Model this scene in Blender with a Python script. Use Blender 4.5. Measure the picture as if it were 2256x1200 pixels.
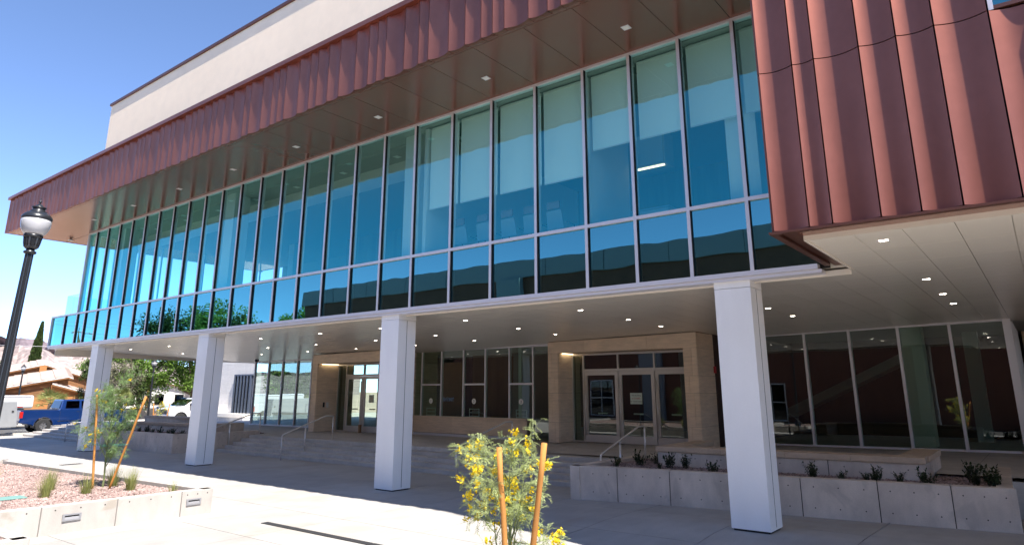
import bpy, bmesh, math, random
from math import radians, sin, cos, pi, sqrt, atan2
from mathutils import Vector, Matrix
random.seed(7)
SC = bpy.context.scene
for o in list(bpy.data.objects):
    bpy.data.objects.remove(o)
COL = SC.collection

# ------------------------------------------------------------------ camera
cam_d = bpy.data.cameras.new('camera')
cam = bpy.data.objects.new('camera', cam_d)
COL.objects.link(cam)
SC.camera = cam
CAMH = 2.4
cam_d.sensor_fit = 'HORIZONTAL'
cam_d.sensor_width = 36.0
cam_d.lens = 36.0 * 1482.0 / 2256.0
cam_d.shift_y = -(600.0 - 492.5) / 2256.0
cam_d.clip_start = 0.1
cam_d.clip_end = 6000
_yaw, _pitch = radians(37.816), radians(14.009)
_fw = Vector((-sin(_yaw) * cos(_pitch), cos(_yaw) * cos(_pitch), sin(_pitch)))
cam.location = (0, 0, CAMH)
cam.rotation_euler = _fw.to_track_quat('-Z', 'Y').to_euler()

# ------------------------------------------------------------------ sky, sun, exposure
SUNV = Vector((0.58, -0.136, 1.0)).normalized()          # towards the sun
world = bpy.data.worlds.new('World')
SC.world = world
world.use_nodes = True
wn = world.node_tree.nodes
wl = world.node_tree.links
bg = wn['Background']
sky = wn.new('ShaderNodeTexSky')
sky.sky_type = 'NISHITA'
sky.sun_disc = False
sky.sun_elevation = math.asin(SUNV.z)
sky.sun_rotation = atan2(SUNV.x, SUNV.y)
sky.altitude = 3000
sky.air_density = 0.52
sky.dust_density = 0.1
sky.ozone_density = 2.2
wl.new(sky.outputs['Color'], bg.inputs['Color'])
bg.inputs['Strength'].default_value = 0.15
sun_d = bpy.data.lights.new('sun', 'SUN')
sun_d.energy = 3.4
sun_d.angle = radians(0.53)
sun_d.color = (1.0, 0.94, 0.86)
sun = bpy.data.objects.new('sun', sun_d)
COL.objects.link(sun)
sun.location = (20, -10, 40)
sun.rotation_euler = (-SUNV).to_track_quat('-Z', 'Y').to_euler()
SC.view_settings.view_transform = 'Standard'
SC.view_settings.look = 'None'
SC.view_settings.exposure = 1.74
SC.view_settings.gamma = 1.0
SC.view_settings.use_curve_mapping = False
SC.render.engine = 'CYCLES'
SC.cycles.max_bounces = 10
SC.cycles.diffuse_bounces = 5
SC.cycles.glossy_bounces = 5
SC.cycles.transparent_max_bounces = 16
SC.cycles.caustics_reflective = False
SC.cycles.caustics_refractive = False

# ------------------------------------------------------------------ helpers
XF = [None]      # set while building the detached west wall, which is dimensioned at reduced size
class MB:
    """collects faces; build() links them as one mesh object"""
    def __init__(s):
        s.v = []; s.f = []
    def add(s, vs, fs):
        b = len(s.v)
        s.v += [tuple(p) for p in vs]
        s.f += [tuple(i + b for i in f) for f in fs]
        return s
    def hexa(s, p):
        return s.add(p, [(0, 3, 2, 1), (4, 5, 6, 7), (0, 1, 5, 4), (1, 2, 6, 5), (2, 3, 7, 6), (3, 0, 4, 7)])
    def box(s, x0, x1, y0, y1, z0, z1):
        return s.hexa([(x0, y0, z0), (x1, y0, z0), (x1, y1, z0), (x0, y1, z0), (x0, y0, z1), (x1, y0, z1), (x1, y1, z1), (x0, y1, z1)])
    def obox(s, o, u, v, w):
        o, u, v, w = Vector(o), Vector(u), Vector(v), Vector(w)
        return s.hexa([o, o + u, o + u + v, o + v, o + w, o + u + w, o + u + v + w, o + v + w])
    def quad(s, a, b, c, d):
        return s.add([a, b, c, d], [(0, 1, 2, 3)])
    def prism(s, poly, z0, z1):
        n = len(poly)
        vs = [(x, y, z0) for x, y in poly] + [(x, y, z1) for x, y in poly]
        fs = [tuple(reversed(range(n))), tuple(range(n, 2 * n))] + [(i, (i + 1) % n, n + (i + 1) % n, n + i) for i in range(n)]
        return s.add(vs, fs)
    def xprism(s, poly, x0, x1):
        """poly in (y,z), extruded along x"""
        n = len(poly)
        vs = [(x0, y, z) for y, z in poly] + [(x1, y, z) for y, z in poly]
        fs = [tuple(reversed(range(n))), tuple(range(n, 2 * n))] + [(i, (i + 1) % n, n + (i + 1) % n, n + i) for i in range(n)]
        return s.add(vs, fs)
    def tube(s, pts, rad, n=8, caps=True):
        pts = [Vector(p) for p in pts]
        if not isinstance(rad, (list, tuple)):
            rad = [rad] * len(pts)
        rings = []
        b = len(s.v)
        ref = None
        for i, p in enumerate(pts):
            t = (pts[min(i + 1, len(pts) - 1)] - pts[max(i - 1, 0)])
            if t.length < 1e-9: t = Vector((0, 0, 1))
            t.normalize()
            if ref is None:
                ref = Vector((1, 0, 0)) if abs(t.x) < 0.8 else Vector((0, 1, 0))
            a = (ref - t * ref.dot(t))
            if a.length < 1e-6: a = Vector((0, 1, 0)).cross(t)
            a.normalize(); ref = a
            c = t.cross(a)
            for k in range(n):
                th = 2 * pi * k / n
                s.v.append(tuple(p + (a * cos(th) + c * sin(th)) * rad[i]))
        for i in range(len(pts) - 1):
            for k in range(n):
                s.f.append((b + i * n + k, b + i * n + (k + 1) % n, b + (i + 1) * n + (k + 1) % n, b + (i + 1) * n + k))
        if caps:
            s.f.append(tuple(b + k for k in reversed(range(n))))
            s.f.append(tuple(b + (len(pts) - 1) * n + k for k in range(n)))
        return s
    def lathe(s, prof, n=24, c=(0, 0, 0), flute=0):
        b = len(s.v)
        for r, z in prof:
            for k in range(n):
                th = 2 * pi * k / n
                rr = r * (1 - flute * (k % 2))
                s.v.append((c[0] + rr * cos(th), c[1] + rr * sin(th), c[2] + z))
        for i in range(len(prof) - 1):
            for k in range(n):
                s.f.append((b + i * n + k, b + i * n + (k + 1) % n, b + (i + 1) * n + (k + 1) % n, b + (i + 1) * n + k))
        s.f.append(tuple(b + k for k in reversed(range(n))))
        s.f.append(tuple(b + (len(prof) - 1) * n + k for k in range(n)))
        return s
    def disc(s, c, nrm, r, n=10):
        c, nrm = Vector(c), Vector(nrm).normalized()
        a = nrm.orthogonal().normalized(); d = nrm.cross(a)
        return s.add([c + (a * cos(2 * pi * k / n) + d * sin(2 * pi * k / n)) * r for k in range(n)], [tuple(range(n))])
    def build(s, name, mat, parent=None, smooth=False, bevel=0):
        me = bpy.data.meshes.new(name)
        off = wloc(parent) if parent else Vector((0, 0, 0))
        if XF[0]:
            cc = Vector((0, 0, CAMH)); s.v = [tuple(cc + (Vector(p) - cc) * XF[0]) for p in s.v]
        me.from_pydata([tuple(Vector(p) - off) for p in s.v], [], s.f)
        me.update()
        return link(name, me, mat, parent, smooth, bevel)

_wl = {}
def wloc(o):
    return _wl.get(o.name, Vector((0, 0, 0)))

def link(name, me, mat, parent=None, smooth=False, bevel=0):
    o = bpy.data.objects.new(name, me)
    COL.objects.link(o)
    if mat is not None:
        if isinstance(mat, (list, tuple)):
            for m in mat: me.materials.append(m)
        else:
            me.materials.append(mat)
    if parent:
        o.parent = parent
        _wl[o.name] = wloc(parent)
    if smooth:
        for p in me.polygons: p.use_smooth = True
    if bevel:
        m = o.modifiers.new('bevel', 'BEVEL'); m.width = bevel; m.segments = 2; m.limit_method = 'ANGLE'
    return o

def tag(o, label=None, cat=None, group=None, kind=None):
    if label: o['label'] = label
    if cat: o['category'] = cat
    if group: o['group'] = group
    if kind: o['kind'] = kind
    return o

def thing(name, label, cat, loc=(0, 0, 0), group=None):
    o = bpy.data.objects.new(name, None)
    COL.objects.link(o)
    o.empty_display_size = 0.3
    o.location = loc
    _wl[o.name] = Vector(loc)
    return tag(o, label, cat, group)

def struct(name, mb, mat, smooth=False):
    return tag(mb.build(name, mat, None, smooth), kind='structure')

def children(o):
    return [c for c in bpy.data.objects if c.parent == o]

def copy_tree(o, parent=None):
    c = o.copy()
    COL.objects.link(c)
    c.parent = parent
    for ch in KIDS.get(o.name, children(o)):
        copy_tree(ch, c)
    return c
KIDS = {}

def text_mesh(txt, size, extrude=0.0, align='CENTER', bold=0.0):
    cu = bpy.data.curves.new('t', 'FONT')
    cu.body = txt; cu.size = size; cu.extrude = extrude; cu.align_x = align; cu.offset = bold
    ob = bpy.data.objects.new('t', cu)
    COL.objects.link(ob)
    dg = bpy.context.evaluated_depsgraph_get()
    me = bpy.data.meshes.new_from_object(ob.evaluated_get(dg))
    bpy.data.objects.remove(ob)
    bpy.data.curves.remove(cu)
    return me

# ------------------------------------------------------------------ materials
def mat(name, col, rough=0.6, metal=0.0, spec=0.5, noise=None, bump=None, coat=0.0, stain=None):
    """noise = list of (scale, amount, stretch xyz or None): darkens/lightens colour; bump=(scale,strength,stretch)"""
    m = bpy.data.materials.new(name)
    m.use_nodes = True
    nt = m.node_tree
    p = nt.nodes['Principled BSDF']
    p.inputs['Base Color'].default_value = (*col, 1)
    p.inputs['Roughness'].default_value = rough
    p.inputs['Metallic'].default_value = metal
    p.inputs['Specular IOR Level'].default_value = spec
    if coat:
        p.inputs['Coat Weight'].default_value = coat
        p.inputs['Coat Roughness'].default_value = 0.05
    geo = nt.nodes.new('ShaderNodeNewGeometry')
    def coords(st):
        if not st: return geo.outputs['Position']
        mp = nt.nodes.new('ShaderNodeMapping')
        mp.inputs['Scale'].default_value = st
        nt.links.new(geo.outputs['Position'], mp.inputs['Vector'])
        return mp.outputs['Vector']
    if noise:
        last = None
        for (sc, amt, st) in noise:
            tx = nt.nodes.new('ShaderNodeTexNoise')
            tx.inputs['Scale'].default_value = sc
            tx.inputs['Detail'].default_value = 6
            nt.links.new(coords(st), tx.inputs['Vector'])
            mr = nt.nodes.new('ShaderNodeMapRange')
            mr.inputs['From Min'].default_value = 0.3
            mr.inputs['From Max'].default_value = 0.7
            mr.inputs['To Min'].default_value = 1 - amt
            mr.inputs['To Max'].default_value = 1 + amt
            nt.links.new(tx.outputs['Fac'], mr.inputs['Value'])
            if last is None:
                last = mr.outputs['Result']
            else:
                mu = nt.nodes.new('ShaderNodeMath'); mu.operation = 'MULTIPLY'
                nt.links.new(last, mu.inputs[0]); nt.links.new(mr.outputs['Result'], mu.inputs[1])
                last = mu.outputs[0]
        mx = nt.nodes.new('ShaderNodeVectorMath'); mx.operation = 'SCALE'
        mx.inputs[0].default_value = col
        nt.links.new(last, mx.inputs['Scale'])
        nt.links.new(mx.outputs[0], p.inputs['Base Color'])
    if stain:
        # dried water marks and dirt with a shape of their own: (colour, scale, threshold, amount)
        tx = nt.nodes.new('ShaderNodeTexNoise')
        tx.inputs['Scale'].default_value = stain[1]; tx.inputs['Detail'].default_value = 7; tx.inputs['Distortion'].default_value = 0.8
        nt.links.new(geo.outputs['Position'], tx.inputs['Vector'])
        mr = nt.nodes.new('ShaderNodeMapRange')
        mr.inputs['From Min'].default_value = stain[2]; mr.inputs['From Max'].default_value = stain[2] + 0.07
        mr.inputs['To Max'].default_value = stain[3]
        nt.links.new(tx.outputs['Fac'], mr.inputs['Value'])
        mx = nt.nodes.new('ShaderNodeMixRGB')
        mx.inputs[2].default_value = (*stain[0], 1)
        nt.links.new(mr.outputs['Result'], mx.inputs[0])
        if p.inputs['Base Color'].is_linked:
            nt.links.new(p.inputs['Base Color'].links[0].from_socket, mx.inputs[1])
        else:
            mx.inputs[1].default_value = (*col, 1)
        nt.links.new(mx.outputs[0], p.inputs['Base Color'])
    if bump:
        tx = nt.nodes.new('ShaderNodeTexNoise')
        tx.inputs['Scale'].default_value = bump[0]
        tx.inputs['Detail'].default_value = 5
        nt.links.new(coords(bump[2] if len(bump) > 2 else None), tx.inputs['Vector'])
        b = nt.nodes.new('ShaderNodeBump')
        b.inputs['Strength'].default_value = bump[1]
        b.inputs['Distance'].default_value = bump[3] if len(bump) > 3 else 0.02
        nt.links.new(tx.outputs['Fac'], b.inputs['Height'])
        nt.links.new(b.outputs['Normal'], p.inputs['Normal'])
    return m

def rand_mat(m, amt=0.12):
    """object-random brightness on top of the base colour chain"""
    nt = m.node_tree
    p = nt.nodes['Principled BSDF']
    inp = p.inputs['Base Color']
    oi = nt.nodes.new('ShaderNodeObjectInfo')
    mr = nt.nodes.new('ShaderNodeMapRange')
    mr.inputs['To Min'].default_value = 1 - amt
    mr.inputs['To Max'].default_value = 1 + amt
    nt.links.new(oi.outputs['Random'], mr.inputs['Value'])
    mx = nt.nodes.new('ShaderNodeVectorMath'); mx.operation = 'SCALE'
    if inp.is_linked:
        src = inp.links[0].from_socket
        nt.links.new(src, mx.inputs[0])
    else:
        mx.inputs[0].default_value = inp.default_value[:3]
    nt.links.new(mr.outputs['Result'], mx.inputs['Scale'])
    nt.links.new(mx.outputs[0], inp)
    return m

def glass_mat(name, tint, refl, base=0.12, wav=0.0, fres=1.0, wscale=0.5):
    """coated glazing: tinted see-through layer plus mirror layer"""
    m = bpy.data.materials.new(name)
    m.use_nodes = True
    nt = m.node_tree
    nt.nodes.remove(nt.nodes['Principled BSDF'])
    out = nt.nodes['Material Output']
    tr = nt.nodes.new('ShaderNodeBsdfTransparent'); tr.inputs['Color'].default_value = (*tint, 1)
    gl = nt.nodes.new('ShaderNodeBsdfGlossy'); gl.inputs['Color'].default_value = (*refl, 1); gl.inputs['Roughness'].default_value = 0.0
    gi = nt.nodes.new('ShaderNodeNewGeometry')
    dt = nt.nodes.new('ShaderNodeVectorMath'); dt.operation = 'DOT_PRODUCT'
    nt.links.new(gi.outputs['Incoming'], dt.inputs[0]); nt.links.new(gi.outputs['Normal'], dt.inputs[1])
    ab = nt.nodes.new('ShaderNodeMath'); ab.operation = 'ABSOLUTE'
    nt.links.new(dt.outputs['Value'], ab.inputs[0])
    om = nt.nodes.new('ShaderNodeMath'); om.operation = 'SUBTRACT'; om.inputs[0].default_value = 1.0
    nt.links.new(ab.outputs[0], om.inputs[1])
    fr = nt.nodes.new('ShaderNodeMath'); fr.operation = 'POWER'; fr.inputs[1].default_value = 4.5
    nt.links.new(om.outputs[0], fr.inputs[0])
    ma = nt.nodes.new('ShaderNodeMath'); ma.operation = 'MULTIPLY_ADD'; ma.use_clamp = True
    ma.inputs[1].default_value = fres; ma.inputs[2].default_value = base
    nt.links.new(fr.outputs[0], ma.inputs[0])
    mx = nt.nodes.new('ShaderNodeMixShader')
    nt.links.new(ma.outputs[0], mx.inputs['Fac'])
    nt.links.new(tr.outputs[0], mx.inputs[1]); nt.links.new(gl.outputs[0], mx.inputs[2])
    nt.links.new(mx.outputs[0], out.inputs['Surface'])
    if wav:
        geo = nt.nodes.new('ShaderNodeNewGeometry')
        tx = nt.nodes.new('ShaderNodeTexNoise'); tx.inputs['Scale'].default_value = wscale; tx.inputs['Detail'].default_value = 1
        nt.links.new(geo.outputs['Position'], tx.inputs['Vector'])
        b = nt.nodes.new('ShaderNodeBump'); b.inputs['Strength'].default_value = 1.0; b.inputs['Distance'].default_value = wav
        nt.links.new(tx.outputs['Fac'], b.inputs['Height'])
        nt.links.new(b.outputs['Normal'], gl.inputs['Normal'])
    return m

def leaf_mat(name, col, var=0.35, trans=0.35, alt=None):
    m = bpy.data.materials.new(name)
    m.use_nodes = True
    nt = m.node_tree
    p = nt.nodes['Principled BSDF']
    p.inputs['Roughness'].default_value = 0.55
    p.inputs['Specular IOR Level'].default_value = 0.3
    geo = nt.nodes.new('ShaderNodeNewGeometry')
    tx = nt.nodes.new('ShaderNodeTexNoise'); tx.inputs['Scale'].default_value = 1.6; tx.inputs['Detail'].default_value = 4
    nt.links.new(geo.outputs['Position'], tx.inputs['Vector'])
    add = nt.nodes.new('ShaderNodeMath'); add.operation = 'ADD'
    nt.links.new(geo.outputs['Random Per Island'], add.inputs[0]); nt.links.new(tx.outputs['Fac'], add.inputs[1])
    mr = nt.nodes.new('ShaderNodeMapRange'); mr.inputs['From Min'].default_value = 0.3; mr.inputs['From Max'].default_value = 1.7
    nt.links.new(add.outputs[0], mr.inputs['Value'])
    cr = nt.nodes.new('ShaderNodeMixRGB')
    a = [c * (1 - var) for c in col]; b2 = alt or [min(1, c * (1 + var)) for c in col]
    cr.inputs[1].default_value = (*a, 1); cr.inputs[2].default_value = (*b2, 1)
    nt.links.new(mr.outputs['Result'], cr.inputs[0])
    nt.links.new(cr.outputs[0], p.inputs['Base Color'])
    tl = nt.nodes.new('ShaderNodeBsdfTranslucent')
    nt.links.new(cr.outputs[0], tl.inputs['Color'])
    mx = nt.nodes.new('ShaderNodeMixShader'); mx.inputs[0].default_value = trans
    nt.links.new(p.outputs[0], mx.inputs[1]); nt.links.new(tl.outputs[0], mx.inputs[2])
    nt.links.new(mx.outputs[0], nt.nodes['Material Output'].inputs['Surface'])
    return m

M = {}
M['plaza'] = rand_mat(mat('plaza_concrete', (0.37, 0.355, 0.335), 0.75, noise=[(0.3, 0.10, None), (1.4, 0.07, None), (5, 0.05, (1, 0.3, 1)), (40, 0.05, None), (150, 0.05, None)], bump=(160, 0.15, None, 0.004), stain=((0.33, 0.27, 0.21), 0.42, 0.57, 0.28)), 0.05)
M['joint'] = mat('joint_fill', (0.22, 0.205, 0.19), 0.9)
M['ground'] = mat('desert_ground', (0.42, 0.33, 0.26), 0.95, noise=[(0.05, 0.2, None), (1.5, 0.12, None)])
M['asphalt'] = mat('asphalt', (0.075, 0.073, 0.072), 0.9, noise=[(0.4, 0.15, None), (30, 0.15, None)])
M['walk'] = mat('sidewalk_concrete', (0.48, 0.45, 0.41), 0.85, noise=[(0.5, 0.08, None)])
M['paint'] = mat('road_paint', (0.75, 0.74, 0.70), 0.8)
M['wallc'] = rand_mat(mat('cast_concrete', (0.58, 0.49, 0.415), 0.85, stain=((0.36, 0.31, 0.27), 1.6, 0.57, 0.35), noise=[(0.9, 0.16, None), (5, 0.10, (1, 1, 0.4)), (60, 0.06, None)], bump=(45, 0.25, None, 0.004)), 0.05)
M['wallc_light'] = rand_mat(mat('cast_concrete_pale', (0.43, 0.40, 0.37), 0.85, stain=((0.30, 0.25, 0.19), 1.3, 0.60, 0.5), noise=[(0.8, 0.08, None), (6, 0.07, (1, 1, 0.4)), (70, 0.05, None)], bump=(45, 0.2, None, 0.004)), 0.04)
M['dark'] = mat('dark_void', (0.02, 0.018, 0.017), 0.9)
M['holes'] = mat('tie_hole_dark', (0.05, 0.045, 0.04), 0.9)
M['step'] = rand_mat(mat('step_concrete', (0.48, 0.45, 0.42), 0.85, stain=((0.32, 0.28, 0.25), 1.1, 0.58, 0.35), noise=[(1.1, 0.12, None), (9, 0.07, None), (80, 0.05, None)]), 0.05)
M['stone'] = rand_mat(mat('sandstone_slab', (0.74, 0.58, 0.43), 0.7, noise=[(1.2, 0.06, None), (6, 0.10, (0.35, 0.35, 2.6)), (28, 0.06, (0.25, 0.25, 2.5))]), 0.05)
M['stone_joint'] = mat('stone_joint', (0.27, 0.20, 0.14), 0.9)
M['white_stone'] = rand_mat(mat('white_limestone', (0.86, 0.82, 0.77), 0.75, noise=[(1.2, 0.05, None), (9, 0.05, (0.4, 0.4, 2.2))]), 0.03)
M['marble'] = mat('veined_marble', (0.6, 0.6, 0.62), 0.5, noise=[(2.5, 0.12, None), (9, 0.08, None)])
M['stucco'] = mat('cream_stucco', (0.93, 0.75, 0.55), 0.92, noise=[(0.25, 0.03, None), (2.5, 0.03, None), (55, 0.05, None)], bump=(90, 0.35, None, 0.006))
M['copper'] = rand_mat(mat('copper_panel', (0.355, 0.125, 0.085), 0.40, metal=0.82, noise=[(0.8, 0.08, None), (2.5, 0.05, (1, 1, 0.15)), (9, 0.03, None)], bump=(1.6, 0.25, (1, 1, 0.45), 0.01)), 0.04)
M['copper_dark'] = mat('copper_trim', (0.20, 0.085, 0.062), 0.36, metal=0.7)
M['soffit_brown'] = rand_mat(mat('brown_metal_soffit', (0.25, 0.108, 0.075), 0.20, metal=0.4, noise=[(0.6, 0.04, None)]), 0.03)
M['soffit'] = rand_mat(mat('beige_metal_soffit', (0.86, 0.79, 0.69), 0.27, metal=0.1, noise=[(0.5, 0.03, None)]), 0.02)
M['colwhite'] = mat('white_column_panel', (0.90, 0.90, 0.90), 0.45, noise=[(0.7, 0.03, None), (4, 0.02, (1, 1, 0.2)), (30, 0.015, None)])
M['alu'] = mat('anodised_aluminium', (0.76, 0.74, 0.77), 0.42, metal=0.25)
M['alu_warm'] = mat('door_aluminium', (0.60, 0.57, 0.54), 0.45, metal=0.45)
M['steel'] = mat('brushed_steel', (0.70, 0.68, 0.66), 0.35, metal=0.55)
M['gasket'] = mat('black_gasket', (0.012, 0.012, 0.014), 0.6)
M['fixture'] = mat('fixture_white', (0.85, 0.85, 0.82), 0.4)
M['lens'] = mat('fixture_lens', (0.8, 0.8, 0.78), 0.25)
M['glass'] = glass_mat('tinted_glass', (0.76, 1.0, 0.95), (0.10, 0.82, 0.86), 0.23, wav=0.0009, fres=1.0, wscale=0.9)
M['glass_sp'] = glass_mat('spandrel_glass', (0.10, 0.19, 0.20), (0.28, 0.76, 0.78), 0.40, wav=0.0030, fres=1.0, wscale=0.9)
M['glass_low'] = glass_mat('lobby_glass', (0.52, 0.68, 0.58), (0.85, 0.92, 0.9), 0.13, wav=0.0022, fres=1.1, wscale=0.6)
M['glass_west'] = glass_mat('west_lobby_glass', (0.35, 0.5, 0.48), (0.72, 0.92, 0.95), 0.5, wav=0.0022, fres=1.0, wscale=0.6)
M['glass_rail'] = glass_mat('balustrade_glass', (0.80, 0.92, 0.95), (0.9, 0.95, 1), 0.05)
M['car_glass'] = glass_mat('vehicle_glass', (0.05, 0.06, 0.07), (0.8, 0.85, 0.9), 0.06)
M['interior_white'] = mat('interior_white_paint', (0.72, 0.73, 0.70), 0.8)
M['interior_grey'] = mat('interior_grey_paint', (0.40, 0.40, 0.38), 0.85)
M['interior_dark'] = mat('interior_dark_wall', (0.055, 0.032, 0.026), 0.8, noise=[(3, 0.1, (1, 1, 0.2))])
M['interior_wood'] = mat('interior_wood', (0.30, 0.17, 0.085), 0.5, noise=[(3, 0.15, (1, 1, 0.1))])
M['carpet'] = mat('interior_floor', (0.16, 0.16, 0.165), 0.9)
M['shade'] = mat('roller_shade_fabric', (0.93, 0.95, 0.88), 0.9)
M['fill_glow_lens'] = mat('downlight_lens', (0.9, 0.88, 0.8), 0.4)
M['fill_glow_lens'].node_tree.nodes['Principled BSDF'].inputs['Emission Color'].default_value = (1.0, 0.88, 0.72, 1)
M['fill_glow_lens'].node_tree.nodes['Principled BSDF'].inputs['Emission Strength'].default_value = 14.0  # glow added as fill for the shade below; the fittings themselves are unlit
# ------------------------------------------------------------------ setting: terrain, roads, plaza
def lerp(a, b, t): return a + (b - a) * max(0.0, min(1.0, t))
def zG(x, y):
    return 0.10 * lerp(0, 1, (x + 11.0) / 5.5) * lerp(0, 1, (y - 10.6) / 1.4) * lerp(1, 0.3, (y - 12.8) / 2.0)

g = MB()
n = 24
for i in range(n):
    a0, a1 = 2 * pi * i / n, 2 * pi * (i + 1) / n
    g.add([(0, 0, -0.06), (4500 * cos(a0), 4500 * sin(a0), -0.06), (4500 * cos(a1), 4500 * sin(a1), -0.06)], [(0, 1, 2)])
struct('ground', g, M['ground'])
struct('road', MB().box(-58.5, -47.2, -300, 300, -0.05, -0.02).box(-47.2, 60, -8.2, -3.2, -0.05, -0.02), M['asphalt'])
rd = MB()
for k in range(-30, 31):
    rd.box(-52.9, -52.8, k * 8.0, k * 8.0 + 3, -0.0155, -0.0150)
tag(rd.build('lane_marking', M['paint']), kind='structure')
pv = MB().box(-62.0, -58.5, -300, 300, -0.04, 0.10)
struct('far_sidewalk', pv, M['walk'])
struct('plaza_bed', MB().box(-47.05, 9.0, -3.0, 13.5, -0.05, -0.012).box(-47.05, -28.0, 13.5, 20.5, -0.05, -0.012), M['joint'])
kb = MB()
for k in range(20):
    kb.box(-47.2, -47.05, -3.0 + k * 3.0, -3.0 + k * 3.0 + 2.985, -0.05, 0.11)
tag(kb.build('kerb', M['walk']), kind='structure')

plaza = bpy.data.objects.new('plaza', None); COL.objects.link(plaza); tag(plaza, kind='structure')
xs = [-0.58 - 2.13 * k + 2.13 * 4 for k in range(0, 27)]
ysj = [-3.0, -1.1, 0.9, 2.95, 5.0, 7.05, 9.1, 11.15, 13.15, 15.75]
for i in range(len(xs) - 1):
    for j in range(len(ysj) - 1):
        x1, x0 = xs[i] - 0.006, xs[i + 1] + 0.006
        y0, y1 = ysj[j] + 0.006, ysj[j + 1] - 0.006
        if x0 < -47.05: x0 = -47.04
        if x1 - x0 < 0.3: continue
        if x1 < -17.5 and y1 < 7.6 and x0 > -60 and j < 5 and x0 > -30: pass
        m = MB()
        nx = 3
        for a in range(nx):
            for b in range(nx):
                xa, xb = x0 + (x1 - x0) * a / nx, x0 + (x1 - x0) * (a + 1) / nx
                ya, yb = y0 + (y1 - y0) * b / nx, y0 + (y1 - y0) * (b + 1) / nx
                m.quad((xa, ya, zG(xa, ya)), (xb, ya, zG(xb, ya)), (xb, yb, zG(xb, yb)), (xa, yb, zG(xa, yb)))
        m.quad((x0, y0, -0.02), (x1, y0, -0.02), (x1, y0, zG(x1, y0)), (x0, y0, zG(x0, y0)))
        m.quad((x1, y0, -0.02), (x1, y1, -0.02), (x1, y1, zG(x1, y1)), (x1, y0, zG(x1, y0)))
        m.quad((x1, y1, -0.02), (x0, y1, -0.02), (x0, y1, zG(x0, y1)), (x1, y1, zG(x1, y1)))
        m.quad((x0, y1, -0.02), (x0, y0, -0.02), (x0, y0, zG(x0, y0)), (x0, y1, zG(x0, y1)))
        m.build('paving_slab', M['plaza'], plaza)
# slabs further west up to the second stair
for j, (ya, yb) in enumerate([(15.75, 17.9), (17.9, 20.4)]):
    for i in range(9):
        xa = -28.3 - 2.1 * i
        MB().box(xa - 2.088, xa, ya + 0.006, yb - 0.006, -0.02, -0.001).build('paving_slab', M['plaza'], plaza)
# drain covers
M['grate'] = mat('drain_iron', (0.07, 0.07, 0.075), 0.6, metal=0.5)
def drain(label, x0, x1, y0, y1, group=None):
    t = thing('trench_drain', label, 'drain', ((x0 + x1) / 2, (y0 + y1) / 2, 0), group)
    MB().box(x0, x1, y0, y1, 0.001, 0.006).build('frame', M['dark'], t)
    along_x = (x1 - x0) > (y1 - y0)
    L = (x1 - x0) if along_x else (y1 - y0)
    k = max(4, int(L / 0.06))
    gm = MB()
    for i in range(k):
        a = i * L / k
        if along_x: gm.box(x0 + a, x0 + a + 0.035, y0 + 0.01, y1 - 0.01, 0.006, 0.010)
        else: gm.box(x0 + 0.01, x1 - 0.01, y0 + a, y0 + a + 0.035, 0.006, 0.010)
    gm.build('grate', M['grate'], t)
drain('long dark slotted trench drain in the sunlit plaza, nearest the camera', -12.1, -7.6, 7.88, 8.04)
drain('short dark drain grate on the plaza beside the gravel planter edge', -23.9, -22.8, 7.55, 7.75)
drain('short dark drain grate on the plaza nearest the canopy shadow', -26.85, -26.6, 9.6, 10.25)

# ------------------------------------------------------------------ entry stairs and landing
def zF(x): return 0.60 + max(0.0, min(13.5, x + 14.0)) * 0.010
stairs = thing('entry_stairs', 'wide five-riser concrete stairs leading up to the shaded entrance doors', 'stairs', (-18, 16, 0))
xl, xr = -27.6, -8.9
for k in range(5):
    z0, z1 = 0.12 * k, 0.12 * (k + 1)
    y0 = 15.6 + 0.36 * k
    for (xa, xb) in ((xl, -22.46), (-22.44, -13.66), (-13.64, xr)):
        zb = z1 + (0.0 if xb < -22.4 else 0.0)
        m = MB().box(xa, xb, y0, 17.5 if k == 4 else y0 + 0.37, z0 - 0.14 if k == 0 else z0 - 0.02, zb)
        m.build('step', M['step'], stairs, bevel=0.012)
lm = MB()
nx = 24
for i in range(nx):
    xa, xb = -41.0 + 45.0 * i / nx, -41.0 + 45.0 * (i + 1) / nx
    ys = 17.5 if xa > -28.2 else 18.3
    lm.quad((xa, ys, zF(xa)), (xb, ys, zF(xb)), (xb, 34, zF(xb)), (xa, 34, zF(xa)))
lm.box(-41.0, -28.2, 18.28, 18.3, -0.05, 0.599)
lm.box(-8.6, 4.0, 17.45, 17.5, -0.05, 0.655)
struct('landing', lm, M['step'])
jm = MB()
for i in range(18):
    x = -40 + 2.4 * i
    jm.quad((x, 18.4, zF(x) + 0.002), (x + 0.014, 18.4, zF(x) + 0.002), (x + 0.014, 24, zF(x) + 0.002), (x, 24, zF(x) + 0.002))
tag(jm.build('landing_joint', M['joint']), kind='structure')

# ------------------------------------------------------------------ the building
B = thing('civic_building', 'modern two-storey building with copper scalloped canopy, blue glass front and white columns', 'building', (-18, 18, 0))
def part(name, mb, m, smooth=False, bevel=0, parent=None):
    return mb.build(name, m, parent or B, smooth, bevel)

YG = 12.15          # upper glazing plane
ZB, ZT, ZTOP = 4.46, 5.85, 9.57
YC = 9.62           # canopy face
ZC1 = 11.29
XL = -37.42         # west end of canopy and lower band
XV = -2.66          # west face of corner volume
YV = 9.15

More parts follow.
